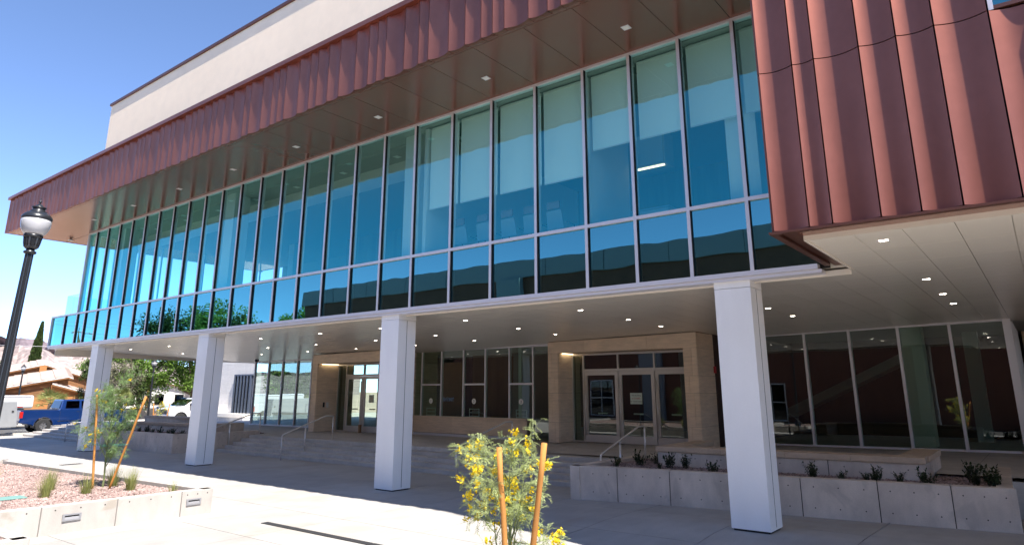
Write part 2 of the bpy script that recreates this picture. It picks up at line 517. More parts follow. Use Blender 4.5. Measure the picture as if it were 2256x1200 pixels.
# upper stucco wall
w = part('stucco_wall', MB().box(-34.4, 22, 12.2, 40, 11.0, 16.0), M['stucco'])
cp = MB()
k = 0
x = -34.46
while x < 20:
    MB().box(x, min(x + 3.03, 22.06), 12.13, 12.5, 16.0, 16.12).build('coping', M['copper_dark'], w)
    x += 3.05
MB().box(-34.46, -34.2, 12.51, 40, 16.0, 16.12).build('coping', M['copper_dark'], w)

# --- canopy
can = part('canopy_core', MB().box(XL + 0.03, XV + 0.3, YC + 0.28, 13.2, ZTOP + 0.06, ZC1 - 0.1).box(XL + 0.03, -34.3, 13.2, 23.0, ZTOP + 0.06, ZC1 - 0.1), M['dark'])
seamr = [-19.69, -19.23, -18.92, -18.46, -17.99, -17.37, -17.05, -16.43, -15.95, -15.64, -15.32, -14.7, -14.22, -13.9, -13.44, -12.98, -12.36, -11.88, -11.56, -11.26, -10.62, -10.15, -9.84, -9.22, -8.74, -8.29, -7.98, -7.67, -7.06, -6.6, -6.29, -5.98, -5.36, -4.9, -4.44, -4.12, -3.5, -3.04, XV]
pat = [0.46, 0.31, 0.46, 0.62, 0.31, 0.46, 0.31, 0.62, 0.46, 0.31, 0.31, 0.62, 0.46]
left = []
x = -19.69; i = 0
while x - pat[i % 13] > XL + 0.25:
    x -= pat[i % 13]; left.append(x); i += 1
seams = [XL] + list(reversed(left)) + seamr

def scallop(x0, x1, yf, z0, z1, sagk=0.13, n=9, gap=0.006, thick=0.03):
    """concave sheet-metal panel between two proud seams, facing -Y"""
    m = MB()
    w_ = x1 - x0
    s = sagk * w_
    xs_ = [x0 + gap + (w_ - 2 * gap) * i / n for i in range(n + 1)]
    ys_ = [yf + 4 * s * (i / n) * (1 - i / n) for i in range(n + 1)]
    b = []
    for i in range(n + 1):
        b.append(((xs_[i], ys_[i], z0), (xs_[i], ys_[i], z1)))
    vs = [p for q in b for p in q]
    fs = [(2 * i, 2 * i + 2, 2 * i + 3, 2 * i + 1) for i in range(n)]
    m.add(vs, fs)
    # returns at both seams and the under/over lips
    yb = yf + s + thick + 0.05
    m.quad((xs_[0], yb, z0), (xs_[0], ys_[0], z0), (xs_[0], ys_[0], z1), (xs_[0], yb, z1))
    m.quad((xs_[n], ys_[n], z0), (xs_[n], yb, z0), (xs_[n], yb, z1), (xs_[n], ys_[n], z1))
    for zz, flip in ((z0, True), (z1, False)):
        poly = [(xs_[i], ys_[i], zz) for i in range(n + 1)] + [(xs_[n], yb, zz), (xs_[0], yb, zz)]
        m.add(poly, [tuple(range(len(poly)))[::-1] if flip else tuple(range(len(poly)))])
    return m, n

for a, b_ in zip(seams[:-1], seams[1:]):
    m, nn = scallop(a, b_, YC, ZTOP - 0.015, ZC1 - 0.10)
    o = m.build('scallop_panel', M['copper'], can)
    for p in o.data.polygons[:nn]: p.use_smooth = True
capm = MB()
x = XL - 0.1
while x < XV:
    x2 = min(x + 3.7, XV - 0.002)
    MB().box(x, x2 - 0.004, YC - 0.085, YC + 0.9, ZC1 - 0.13, ZC1).build('fascia_cap', M['copper'], can)
    x = x2 + 0.002
    if x2 >= XV - 0.01: break
# west end of canopy: flat panels
MB().box(XL, XL + 0.03, YC + 0.02, 23.0, ZTOP - 0.01, ZC1 - 0.1).build('end_panel', M['copper'], can)
MB().box(XL - 0.1, XL + 0.6, YC + 0.91, 23.0, ZC1 - 0.13, ZC1).build('fascia_cap', M['copper'], can)
part('canopy_roof', MB().box(XL + 0.6, XV, YC + 0.9, 12.2, ZC1 - 0.12, ZC1 - 0.06), M['copper_dark'])

# canopy soffit panels
MX = [-35.78, -34.40, -33.52, -32.32, -31.12, -29.92, -28.72, -27.52, -26.31, -25.12, -23.92, -22.71, -21.48, -20.25, -19.00, -17.76, -16.51, -15.26, -14.00, -12.75, -11.38, -10.05, -8.71, -7.37, -6.20, -5.05, -3.91]
sj = [XL, -36.1] + MX[1:] + [XV]
YS0 = 9.86
for a, b_ in zip(sj[:-1], sj[1:]):
    MB().box(a + 0.006, b_ - 0.006, YS0 + 0.006, YG - 0.012, ZTOP, ZTOP + 0.03).build('soffit_panel', M['soffit_brown'], can)
for a, b_ in zip(seams[:-1], seams[1:]):
    s = 0.13 * (b_ - a); n = 6
    pts = [(a + 0.005 + (b_ - a - 0.01) * i / n, YC + 0.012 + 4 * s * (i / n) * (1 - i / n)) for i in range(n + 1)]
    poly = pts + [(b_ - 0.005, YS0 - 0.006), (a + 0.005, YS0 - 0.006)]
    MB().prism(poly, ZTOP, ZTOP + 0.02).build('edge_panel', M['soffit_brown'], can)
for j in range(5):
    ya, yb = YG + 0.02 + j * 2.1, YG + 0.02 + (j + 1) * 2.1 - 0.012
    for a, b_ in ((XL + 0.006, -36.106), (-36.094, -34.47)):
        MB().box(a, b_, ya, yb, ZTOP, ZTOP + 0.03).build('soffit_panel', M['soffit_brown'], can)

def downlight(parent, x, y, z, w=0.17, d=0.17, trim=None):
    o = MB()
    o.box(x - w / 2, x + w / 2, y - d / 2, y - d / 2 + 0.018, z - 0.006, z + 0.002)
    o.box(x - w / 2, x + w / 2, y + d / 2 - 0.018, y + d / 2, z - 0.006, z + 0.002)
    o.box(x - w / 2, x - w / 2 + 0.018, y - d / 2 + 0.018, y + d / 2 - 0.018, z - 0.006, z + 0.002)
    o.box(x + w / 2 - 0.018, x + w / 2, y - d / 2 + 0.018, y + d / 2 - 0.018, z - 0.006, z + 0.002)
    fo = o.build('downlight', M['alu'], parent)
    MB().box(x - w / 2 + 0.018, x + w / 2 - 0.018, y - d / 2 + 0.018, y + d / 2 - 0.018, z - 0.003, z + 0.001).build('lens' if parent is B else 'downlight_lens', trim or M['fill_glow_lens'], parent)
    return fo
for x in (-5.71, -9.42, -13.21, -16.9, -20.4, -24.0, -27.7, -31.4):
    downlight(can, x, 11.14, ZTOP, 0.17, 0.17, M['fixture'])
MB().lathe([(0.11, 0), (0.11, 0.03), (0.07, 0.06), (0.04, 0.10)], 14, (-36.3, 12.0, ZTOP - 0.1)).build('sensor', M['fixture'], can)

# --- upper curtain wall
cw = part('curtain_wall_sill', MB().box(XL, XV - 0.15, YG - 0.06, YG + 0.12, ZB - 0.03, ZB + 0.055).box(XL, XV - 0.1, YG - 0.02, YG + 0.30, ZB - 0.095, ZB - 0.034), M['alu'])
MB().box(XL, XV - 0.15, YG - 0.06, YG + 0.10, ZT - 0.035, ZT + 0.035).build('transom', M['alu'], cw)
MB().box(-34.43, XV - 0.02, YG - 0.06, YG + 0.10, ZTOP - 0.06, ZTOP - 0.002).build('head_rail', M['alu'], cw)
MB().box(XL, XL + 0.07, YG - 0.061, YG + 0.10, ZB + 0.055, ZT - 0.035).build('mullion', M['alu'], cw)
MB().box(-34.48, -34.38, YG - 0.061, YG + 0.16, ZT + 0.035, ZTOP - 0.06).build('mullion', M['alu'], cw)
for x in MX:
    MB().box(x - 0.034, x + 0.034, YG - 0.059, YG + 0.12, ZB + 0.055, ZT - 0.035).build('mullion', M['alu'], cw)
    MB().box(x + 0.034, x + 0.043, YG - 0.045, YG + 0.02, ZB + 0.056, ZT - 0.036).build('gasket', M['gasket'], cw)
    if x > -34.3:
        MB().box(x - 0.034, x + 0.034, YG - 0.059, YG + 0.12, ZT + 0.035, ZTOP - 0.06).build('mullion', M['alu'], cw)
        MB().box(x + 0.034, x + 0.044, YG - 0.045, YG + 0.02, ZT + 0.036, ZTOP - 0.061).build('gasket', M['gasket'], cw)
xs_low = [XL + 0.04] + MX + [XV + 0.0]
rp = random.Random(3)
def pane(x0, x1, z0, z1, y, m, parent, tilt=0.0016, name='glass_pane'):
    a, b_ = rp.uniform(-tilt, tilt), rp.uniform(-tilt, tilt)
    xc, zc = (x0 + x1) / 2, (z0 + z1) / 2
    f = lambda px, pz: (px, y + a * (px - xc) + b_ * (pz - zc), pz)
    nx_, nz_ = 1, 1
    return MB().quad(f(x0, z0), f(x1, z0), f(x1, z1), f(x0, z1)).build(name, m, parent)
for a, b_ in zip(xs_low[:-1], xs_low[1:]):
    pane(a + 0.03, b_ - 0.03, ZB + 0.055, ZT - 0.035, YG, M['glass_sp'], cw)
for a, b_ in zip(xs_low[:-1], xs_low[1:]):
    if a > -34.5:
        pane(a + 0.03, b_ - 0.03, ZT + 0.035, ZTOP - 0.06, YG, M['glass'], cw)
# spandrel back pan
part('spandrel_back', MB().box(XL + 0.05, XV, YG + 0.14, YG + 0.2, ZB, ZT - 0.04), M['dark'])

# west end glazing of the upper storey and the terrace balustrade
wg = part('west_glazing_frame', MB().box(-34.48, -34.38, 12.31, 22.0, ZTOP - 0.06, ZTOP - 0.002).box(-34.48, -34.38, 12.31, 22.0, ZT - 0.03, ZT + 0.05), M['alu'])
for k in range(9):
    y = 13.3 + k * 1.1
    MB().box(-34.47, -34.39, y, y + 0.06, ZT + 0.05, ZTOP - 0.06).build('mullion', M['alu'], wg)
MB().quad((-34.43, 12.3, ZT + 0.05), (-34.43, 22.0, ZT + 0.05), (-34.43, 22.0, ZTOP - 0.06), (-34.43, 12.3, ZTOP - 0.06)).build('glass_pane', M['glass_rail'], wg)
part('terrace_floor', MB().box(XL + 0.05, -34.4, YG + 0.2, 22.5, ZT - 0.35, ZT - 0.25), M['walk'])
bal = part('balustrade_rail', MB().box(XL + 0.12, -34.5, YG + 0.42, YG + 0.45, ZT - 0.25, ZT + 0.02), M['alu'])
for a, b_ in ((XL + 0.14, -36.42), (-36.38, -35.45), (-35.41, -34.52)):
    MB().box(a, b_, YG + 0.43, YG + 0.445, ZT + 0.02, ZT + 1.08).build('glass_panel', M['glass_rail'], bal)
for j in range(6):
    MB().box(XL + 0.12, XL + 0.135, YG + 0.46 + j * 1.5, YG + 0.46 + j * 1.5 + 1.46, ZT - 0.2, ZT + 1.08).build('glass_panel', M['glass_rail'], bal)

# upper interior
part('upper_floor', MB().box(-34.4, 9, YG + 0.21, 23, ZB + 0.5, ZT - 0.12), M['carpet'])
part('upper_ceiling', MB().box(-34.37, 9, 12.9, 23, ZTOP - 0.12, ZTOP - 0.05).box(-34.37, 9, YG + 0.14, 12.9, ZTOP - 0.06, ZTOP - 0.03), M['interior_grey'])
part('upper_beam', MB().box(-34.3, -13.5, 13.8, 14.6, ZTOP - 0.42, ZTOP - 0.121), M['interior_white'])
part('upper_back_wall', MB().box(-25.5, 9, 20.0, 20.2, ZT - 0.12, ZTOP - 0.12), M['interior_wood'])
part('upper_end_wall', MB().box(-34.35, -25.5, 22.4, 22.6, ZT - 0.12, ZTOP - 0.12), M['interior_grey'])
part('upper_partition', MB().box(-12.62, -12.5, 12.35, 20.0, ZT - 0.12, ZTOP - 0.12), M['interior_white'])
part('upper_partition', MB().box(-7.5, -7.38, 12.35, 14.2, ZT - 0.12, ZTOP - 0.12), M['interior_white'])
for x in (-31.9, -22.9, -13.3, -4.05):
    part('interior_column', MB().box(x - 0.3, x + 0.3, 12.55, 13.15, ZT - 0.12, ZTOP - 0.05), M['interior_white'])
for x in (-28.5, -18.0):
    part('interior_column', MB().box(x - 0.22, x + 0.22, 19.0, 19.44, ZT - 0.12, ZTOP - 0.12), M['interior_white'])
for i in range(8):
    downlight(B, -30.5 + i * 2.6, 13.4, ZTOP - 0.121, 0.2, 0.2, M['fixture'])

# --- corner volume with tall scalloped panels
vol = part('corner_volume_core', MB().box(XV + 0.02, 9, YV + 0.2, YG + 1.0, ZB + 0.12, 14.0), M['dark'])
vs_ = [XV + 0.03, -2.17, -1.885, -1.325, -0.89, -0.47, 0.085, 0.65, 1.08, 1.5, 2.1, 2.5, 3.1]
zj = 6.81
for i, (a, b_) in enumerate(zip(vs_[:-1], vs_[1:])):
    rows = [(4.50, zj - 0.007), (zj + 0.007, 9.4), (9.414, 13.9)]
    if 0.08 <= a < 2.0:
        rows = [(4.50, zj - 0.007), (9.6, 13.9)]
    for z0, z1 in rows:
        m, nn = scallop(a, b_, YV, z0, z1, sagk=0.155, n=14, gap=0.009, thick=0.05)
        o = m.build('scallop_panel', M['copper'], vol)
        for p in o.data.polygons[:nn]: p.use_smooth = True
# west side of the volume
for z0, z1 in ((4.50, zj - 0.006), (zj + 0.006, 9.4), (9.412, 13.9)):
    MB().box(XV, XV + 0.02, YV + 0.04, YG - 0.062, z0, z1).build('side_panel', M['copper'], vol)
# window high in the volume
MB().box(0.10, 2.08, YV + 0.16, YV + 0.195, zj + 0.02, 9.58).build('window_back', M['dark'], vol)
MB().quad((0.13, YV + 0.10, zj + 0.07), (2.05, YV + 0.10, zj + 0.07), (2.05, YV + 0.10, 9.55), (0.13, YV + 0.10, 9.55)).build('glass_pane', M['glass_sp'], vol)
MB().box(0.095, 0.145, YV + 0.05, YV + 0.16, zj + 0.02, 9.58).build('window_frame', M['alu'], vol)
MB().box(0.146, 2.08, YV + 0.05, YV + 0.16, zj + 0.02, zj + 0.07).build('window_frame', M['copper_dark'], vol)
# trims under the volume
MB().box(XV - 0.03, 4, YV - 0.02, YV + 0.09, 4.455, 4.485).build('bottom_trim', M['copper_dark'], vol)
MB().box(XV - 0.03, XV + 0.06, YV + 0.091, YG - 0.065, 4.455, 4.485).build('bottom_trim', M['copper_dark'], vol)
MB().box(XV + 0.061, -2.36, YV + 0.092, YG + 0.25, 4.50, 4.53).build('recess_panel', M['copper_dark'], vol)
MB().box(-2.359, 4, YV + 0.092, YV + 0.42, 4.47, 4.50).build('recess_panel', M['soffit_brown'], vol)

# --- lower soffit
def zS(x, y):
    d = lerp(0.32, -0.02, (x + 20.0) / 19.0)
    return 4.42 - (y - 12.2) / 9.0 * d
sof = part('lower_soffit_deck', MB().hexa([(XL, YG + 0.3, 4.47), (4, YG + 0.3, 4.47), (4, 26, 4.52), (XL, 26, 4.2), (XL, YG + 0.3, 4.6), (4, YG + 0.3, 4.6), (4, 26, 4.6), (XL, 26, 4.6)]).box(-2.35, 4, YV + 0.42, YG + 0.3, 4.44, 4.46), M['soffit'])
MB().box(-2.36, 4, YV + 0.41, YV + 0.44, 4.40, 4.47).build('edge_trim', M['soffit'], sof)
MB().box(-2.36, -2.33, YV + 0.441, YG + 0.31, 4.40, 4.45).build('edge_trim', M['soffit'], sof)
MB().box(XL, -2.361, YG + 0.285, YG + 0.31, 4.33, 4.43).build('edge_trim', M['soffit'], sof)
MB().box(XL, XL + 0.03, YG + 0.311, 24, 4.05, 4.5).build('edge_trim', M['soffit'], sof)
ystep = [YV + 0.45, 10.91, 12.22, 13.5, 14.78, 16.06, 17.34, 18.62, 19.90, 21.18, 22.46, 23.74, 25.0]
tile_stuff = MB()
gx = 0.57
def tile(m, x0, x1, y0, y1):
    g_ = 0.004
    x0 += g_; x1 -= g_; y0 += g_; y1 -= g_
    zz = lambda x, y: zS(x, y)
    p = [(x0, y0), (x1, y0), (x1, y1), (x0, y1)]
    m.hexa([(x, y, zz(x, y)) for x, y in p] + [(x, y, zz(x, y) + 0.02) for x, y in p])
x = 0.52
ntile = 0
while x > XL:
    x0 = max(x - gx, XL + 0.01)
    for j in range(len(ystep) - 1):
        if ystep[j + 1] < 12.3 and x0 < -2.34: continue
        ya = ystep[j]
        if ya < 12.5 and x0 < -2.34: ya = YG + 0.31
        if x > -12.4 and ntile < 290:
            m = MB(); tile(m, x0, x, ya, ystep[j + 1]); m.build('soffit_panel', M['soffit'], sof); ntile += 1
        elif ystep[j] < 22.5:
            tile(tile_stuff, x0, x, ya, ystep[j + 1])
    x = x0 - 0.0001 if x0 > XL + 0.02 else XL - 1
o = tile_stuff.build('soffit_panels_far', M['soffit'], sof); o['kind'] = 'stuff'
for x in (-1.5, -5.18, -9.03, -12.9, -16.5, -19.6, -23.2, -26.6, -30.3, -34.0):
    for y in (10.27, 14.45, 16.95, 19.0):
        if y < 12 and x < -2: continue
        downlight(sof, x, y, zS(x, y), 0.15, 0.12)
MB().lathe([(0.02, 0.12), (0.10, 0.11), (0.11, 0.04), (0.07, 0.0), (0.01, -0.03)], 12, (-33.9, 21.0, 3.98)).build('security_camera', M['gasket'], sof)

# --- columns
def column(x, y=12.2, z0=0.0):
    w_ = 0.67
    zt = 4.40
    c = MB().box(x, x + w_, y, y + 0.62, z0 + 0.03, zt - 0.16)
    c = part('column', c, M['colwhite'])
    MB().box(x + 0.03, x + w_ - 0.03, y + 0.03, y + 0.59, z0 - 0.02, z0 + 0.03).build('column_shoe', M['gasket'], c)
    MB().box(x - 0.003, x + w_ + 0.003, y - 0.003, y + 0.623, zt - 0.152, zt + 0.04).build('column_collar', M['colwhite'], c)
    MB().box(x + w_ - 0.002, x + w_ + 0.003, y + 0.295, y + 0.307, z0 + 0.07, zt - 0.17).build('panel_seam', M['gasket'], c)
column(-32.5); column(-23.48); column(-13.9); column(-4.68, 12.2, 0.10)
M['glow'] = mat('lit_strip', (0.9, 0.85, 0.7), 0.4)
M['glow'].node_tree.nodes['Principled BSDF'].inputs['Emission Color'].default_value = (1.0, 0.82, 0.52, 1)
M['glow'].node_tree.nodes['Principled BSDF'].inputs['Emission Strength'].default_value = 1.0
# --- stone portals with doors
def slabwall(parent, o, u, length, courses, nrm, mat_, thick=0.03, joints=None, gap=0.004, name='stone_slab'):
    """courses of stone slabs on a vertical face; o=(x,y), u=unit dir (x,y), nrm=outward (x,y)"""
    for ci, (z0, z1) in enumerate(zip(courses[:-1], courses[1:])):
        js = joints[ci % len(joints)] if joints else [0.0, 1.0]
        for a, b_ in zip(js[:-1], js[1:]):
            a_, b2 = a * length + gap, b_ * length - gap
            p = (o[0] + u[0] * a_, o[1] + u[1] * a_, z0 + gap)
            MB().obox(p, (u[0] * (b2 - a_), u[1] * (b2 - a_), 0), (nrm[0] * thick, nrm[1] * thick, 0), (0, 0, z1 - z0 - 2 * gap)).build(name, mat_, parent)

def door_leaf(x0, x1, y, z0, z1, hinge='L', paper=False):
    d = part('door', MB().box(x0, x0 + 0.13, y, y + 0.05, z0 + 0.02, z1).box(x1 - 0.13, x1, y, y + 0.05, z0 + 0.02, z1).box(x0 + 0.13, x1 - 0.13, y, y + 0.05, z1 - 0.13, z1).box(x0 + 0.13, x1 - 0.13, y, y + 0.05, z0 + 0.02, z0 + 0.28), M['alu_warm'])
    pane(x0 + 0.13, x1 - 0.13, z0 + 0.28, z1 - 0.13, y + 0.02, M['glass_low'], d, 0.004, 'door_glass')
    hx = x1 - 0.065 if hinge == 'L' else x0 + 0.065
    h = MB().tube([(hx, y - 0.07, z0 + 0.25), (hx, y - 0.07, z1 - 0.22)], 0.016, 8)
    for zz in (z0 + 0.45, (z0 + z1) / 2, z1 - 0.45):
        h.tube([(hx, y - 0.07, zz), (hx, y, zz)], 0.010, 6)
    h.build('handle', M['steel'], d, smooth=True)
    MB().box((x0 + x1) / 2 - 0.18, (x0 + x1) / 2 + 0.18, y + 0.051, y + 0.10, z0 + 1.0, z0 + 1.05).build('push_bar', M['alu_warm'], d)
    return d

def portal(xa, xb, yf, yd, zf, zsL, zsR, zh, pier_l, pier_r, leaves, sl_w, name_seed):
    """stone portal: front plane yf, door plane yd, header underside zh"""
    core = MB()
    core.hexa([(xa, yf + 0.03, zf), (xa + pier_l, yf + 0.03, zf), (xa + pier_l, yd + 0.3, zf), (xa, yd + 0.3, zf),
               (xa, yf + 0.03, zsL), (xa + pier_l, yf + 0.03, zsL), (xa + pier_l, yd + 0.3, zsL), (xa, yd + 0.3, zsL)])
    core.box(xb - pier_r, xb, yf + 0.03, yd + 0.3, zf, zsR)
    core.box(xa + pier_l, xb - pier_r, yf + 0.03, yd + 0.3, zh + 0.02, zsL)
    c = part('portal', core, M['stone_joint'])
    crs = [zf + 0.01, 1.32, 2.35, 2.90, zh]
    rj = [[0, 0.62, 1], [0, 0.36, 1], [0, 0.66, 1], [0, 0.34, 1]]
    slabwall(c, (xa, yf), (1, 0), pier_l, crs, (0, 1), M['stone'], joints=rj)
    slabwall(c, (xb - pier_r, yf), (1, 0), pier_r, crs, (0, 1), M['stone'], joints=rj[::-1])
    # header in three slabs
    L = xb - xa
    for a, b_ in ((0, 0.27), (0.27, 0.7), (0.7, 1.0)):
        za, zb = zsL + (zsR - zsL) * a, zsL + (zsR - zsL) * b_
        xa_, xb_ = xa + L * a + 0.004, xa + L * b_ - 0.004
        MB().hexa([(xa_, yf, zh), (xb_, yf, zh), (xb_, yf + 0.029, zh), (xa_, yf + 0.029, zh), (xa_, yf, za - 0.03), (xb_, yf, zb - 0.03), (xb_, yf + 0.029, zb - 0.03), (xa_, yf + 0.029, za - 0.03)]).build('stone_slab', M['stone'], c)
    # reveals
    slabwall(c, (xa + pier_l, yf + 0.031), (0, 1), yd - yf - 0.03, crs, (1, 0), M['stone'], joints=[[0, 1]], thick=0.02)
    slabwall(c, (xb - pier_r, yf + 0.031), (0, 1), yd - yf - 0.03, crs, (-1, 0), M['stone'], joints=[[0, 1]], thick=0.02)
    MB().box(xa + pier_l + 0.02, xb - pier_r - 0.02, yf + 0.03, yd + 0.05, zh, zh + 0.018).build('stone_slab', M['stone'], c)
    # outer sides
    slabwall(c, (xb, yf), (0, 1), yd + 0.3 - yf + 1.6, crs + [zsR - 0.03], (1, 0), M['stone'], joints=[[0, 1]], thick=0.02)
    slabwall(c, (xa, yf), (0, 1), yd + 0.3 - yf + 1.0, crs + [zsL - 0.03], (-1, 0), M['stone'], joints=[[0, 1]], thick=0.02)
    # linear light strip over the left reveal (lit, faint warm glow)
    MB().box(xa + pier_l + 0.05, xa + pier_l + 0.13, yf + 0.2, yd - 0.05, zh - 0.03, zh - 0.002).build('light_strip', M['glow'], c)
    # frame: sidelight + leaves with transoms
    x0 = xa + pier_l + 0.02
    x1 = xb - pier_r - 0.02
    zd = zf + 2.48
    fr = part('door_frame', MB().box(x0, x1, yd, yd + 0.10, zh - 0.07, zh - 0.003).box(x0, x0 + 0.05, yd, yd + 0.10, zf, zh - 0.07).box(x1 - 0.05, x1, yd, yd + 0.10, zf, zh - 0.07), M['alu_warm'])
    xs0 = x0 + sl_w
    MB().box(xs0, xs0 + 0.06, yd, yd + 0.10, zf, zh - 0.07).build('mullion', M['alu_warm'], fr)
    MB().box(x0 + 0.05, xs0, yd, yd + 0.1, zf, zf + 0.06).build('sill', M['alu_warm'], fr)
    pane(x0 + 0.05, xs0, zf + 0.06, zh - 0.07, yd + 0.03, M['glass_low'], fr, 0.004)
    MB().box(xs0 + 0.06, x1 - 0.05, yd + 0.001, yd + 0.099, zd + 0.02, zd + 0.11).build('transom', M['alu_warm'], fr)
    wl_ = (x1 - 0.05 - xs0 - 0.06) / leaves
    ds = []
    for k in range(leaves):
        a = xs0 + 0.06 + wl_ * k
        if k:
            MB().box(a - 0.03, a + 0.03, yd + 0.002, yd + 0.098, zd + 0.11, zh - 0.07).build('mullion', M['alu_warm'], fr)
        pane(a + 0.03, a + wl_ - 0.03, zd + 0.11, zh - 0.07, yd + 0.03, M['glass_low'], fr, 0.004)
        ds.append(door_leaf(a + 0.012, a + wl_ - 0.012, yd + 0.012, zf, zd + 0.015, 'L' if name_seed == 1 else 'R'))
    return c, ds, xs0 + 0.06, wl_

p1, ds1, dx1, dw1 = portal(-27.36, -22.2, 19.89, 21.07, 0.60, 4.10, 4.16, 3.67, 0.38, 0.38, 3, 0.62, 1)
p2, ds2, dx2, dw2 = portal(-14.59, -8.80, 21.0, 21.9, 0.62, 4.21, 4.30, 3.78, 0.43, 0.45, 3, 0.47, 2)
# plates and devices on the portals
MB().box(-26.958, -26.945, 20.30, 20.40, 1.70, 1.92).build('card_reader', M['gasket'], p1)
MB().box(-26.958, -26.945, 20.48, 20.62, 1.68, 1.92).build('intercom_plate', M['steel'], p1)
M['alarm_red'] = mat('alarm_red', (0.45, 0.02, 0.02), 0.4)
MB().box(-8.779, -8.74, 22.3, 22.45, 3.0, 3.22).build('alarm_strobe', M['alarm_red'], p2)
MB().box(-8.779, -8.73, 23.0, 23.15, 1.2, 1.42).build('outlet_cover', M['alu'], p2)
# wooden block propping the left door
tag(MB().box(-25.02, -24.93, 20.86, 20.98, 0.602, 0.95).build('wood_block', M['interior_wood']), 'small brown wooden block leaning at the left entrance doors', 'block')
# paper notices
M['paper'] = mat('notice_paper', (0.62, 0.72, 0.64), 0.8)
M['ink'] = mat('notice_ink', (0.03, 0.03, 0.04), 0.7)
M['ink_red'] = mat('notice_ink_red', (0.5, 0.03, 0.03), 0.7)
def notice(x, y, z, w_, h_, label):
    t = thing('paper_notice', label, 'notice', (x, y, z))
    MB().box(x, x + w_, y - 0.004, y, z, z + h_).build('sheet', M['paper'], t)
    for i, (tx, mm) in enumerate((('This building', 'ink'), ('is CLOSED', 'ink_red'), ('for construction', 'ink'))):
        me = text_mesh(tx, h_ * 0.19, 0.0005)
        for v in me.vertices:
            v.co = Vector((v.co.x + w_ / 2, -0.006 - v.co.z, v.co.y + h_ * (0.72 - 0.27 * i)))
        link('lettering', me, M[mm], t)
notice(dx2 + dw2 * 1.5 - 0.26, 21.9 + 0.012, 1.98, 0.46, 0.38, 'pale notice taped inside the middle right-hand entrance door')
notice(dx1 + dw1 * 1.5 - 0.17, 21.07 + 0.012, 1.92, 0.34, 0.34, 'pale notice taped inside the left-hand entrance doors by the column')

# --- ticket window wall between the portals
YT = 21.55
tk = part('ticket_wall', MB().box(-22.2, -16.0, YT + 0.02, YT + 0.25, 0.68, 1.38), M['stone_joint'])
for a, b_ in ((-22.19, -19.9), (-19.9, -17.95), (-17.95, -16.0)):
    MB().box(a + 0.004, b_ - 0.004, YT - 0.02, YT + 0.02, 0.72, 1.34).build('stone_slab', M['stone'], tk)
MB().box(-22.19, -15.98, YT - 0.06, YT + 0.25, 1.345, 1.40).build('counter_ledge', M['stone'], tk)
MB().box(-22.19, -16.0, YT + 0.0, YT + 0.2, 0.60, 0.70).build('plinth', M['alu'], tk)
MB().box(-22.2, -14.6, YT - 0.02, YT + 0.10, 4.10, 4.18).build('head_rail', M['alu'], tk)
tmx = [-21.75, -20.57, -19.30, -18.11, -16.86, -15.70]
for i, x in enumerate(tmx):
    MB().box(x - 0.03, x + 0.03, YT - 0.02, YT + 0.10, 1.40 if i < 5 else 0.62, 4.10).build('mullion', M['alu'], tk)
edges = [-22.19] + tmx + [-14.62]
for i, (a, b_) in enumerate(zip(edges[:-1], edges[1:])):
    z0 = 1.40 if i < 6 else 0.64
    if i in (1, 3, 5):
        MB().box(a + 0.03, b_ - 0.03, YT - 0.019, YT + 0.099, 2.66, 2.73).build('transom', M['alu'], tk)
        pane(a + 0.03, b_ - 0.03, z0, 2.66, YT + 0.03, M['glass_low'], tk, 0.003)
        pane(a + 0.03, b_ - 0.03, 2.73, 4.10, YT + 0.03, M['glass_low'], tk, 0.003)
        num = str({1: 1, 3: 2, 5: 3}[i])
        xc = (a + b_) / 2 - 0.02
        dm = MB().disc((xc, YT + 0.026, 2.02), (0, -1, 0), 0.11, 20).build('number_decal', M['fixture'], tk)
        me = text_mesh(num, 0.15, 0.0005)
        off = wloc(dm)
        for v in me.vertices: v.co = Vector((v.co.x + xc, YT + 0.023 - v.co.z, v.co.y + 1.965)) - off
        link('numeral', me, M['ink'], dm)
        tr = MB()
        for zz in (1.42, 1.56, 1.70):
            tr.box(xc - 0.26, xc + 0.26, YT + 0.05, YT + 0.06, zz, zz + 0.025)
        tr.box(xc - 0.27, xc - 0.245, YT + 0.049, YT + 0.061, 1.40, 1.73).box(xc + 0.245, xc + 0.27, YT + 0.049, YT + 0.061, 1.40, 1.73)
        tr.build('service_tray', M['fixture'], tk)
    else:
        pane(a + 0.03, b_ - 0.03, z0, 4.10, YT + 0.03, M['glass_low'], tk, 0.003)

# --- right lobby glazing
rgx = [-8.7, -7.70, -6.30, -4.91, -3.50, -2.12, -0.70]
rg = part('lobby_glazing_sill', MB().hexa([(-8.7, 24.14, 0.60), (-0.60, 24.22, 0.70), (-0.60, 24.40, 0.70), (-8.7, 24.32, 0.60), (-8.7, 24.14, 0.70), (-0.60, 24.22, 0.80), (-0.60, 24.40, 0.80), (-8.7, 24.32, 0.70)]), M['alu'])
MB().hexa([(-8.7, 24.14, 4.24), (-0.60, 24.22, 4.39), (-0.60, 24.40, 4.39), (-8.7, 24.32, 4.24), (-8.7, 24.14, 4.30), (-0.60, 24.22, 4.45), (-0.60, 24.40, 4.45), (-8.7, 24.32, 4.30)]).build('head_rail', M['alu'], rg)
for x in rgx[1:]:
    wd = 0.04 if x < -1 else 0.10
    MB().box(x - wd, x + wd, 24.15, 24.36, 0.66, 4.45).build('mullion', M['alu'], rg)
for a, b_ in zip(rgx[:-1], rgx[1:]):
    pane(a + 0.03, b_ - 0.03, 0.72, 4.38, 24.24, M['glass_low'], rg, 0.003)
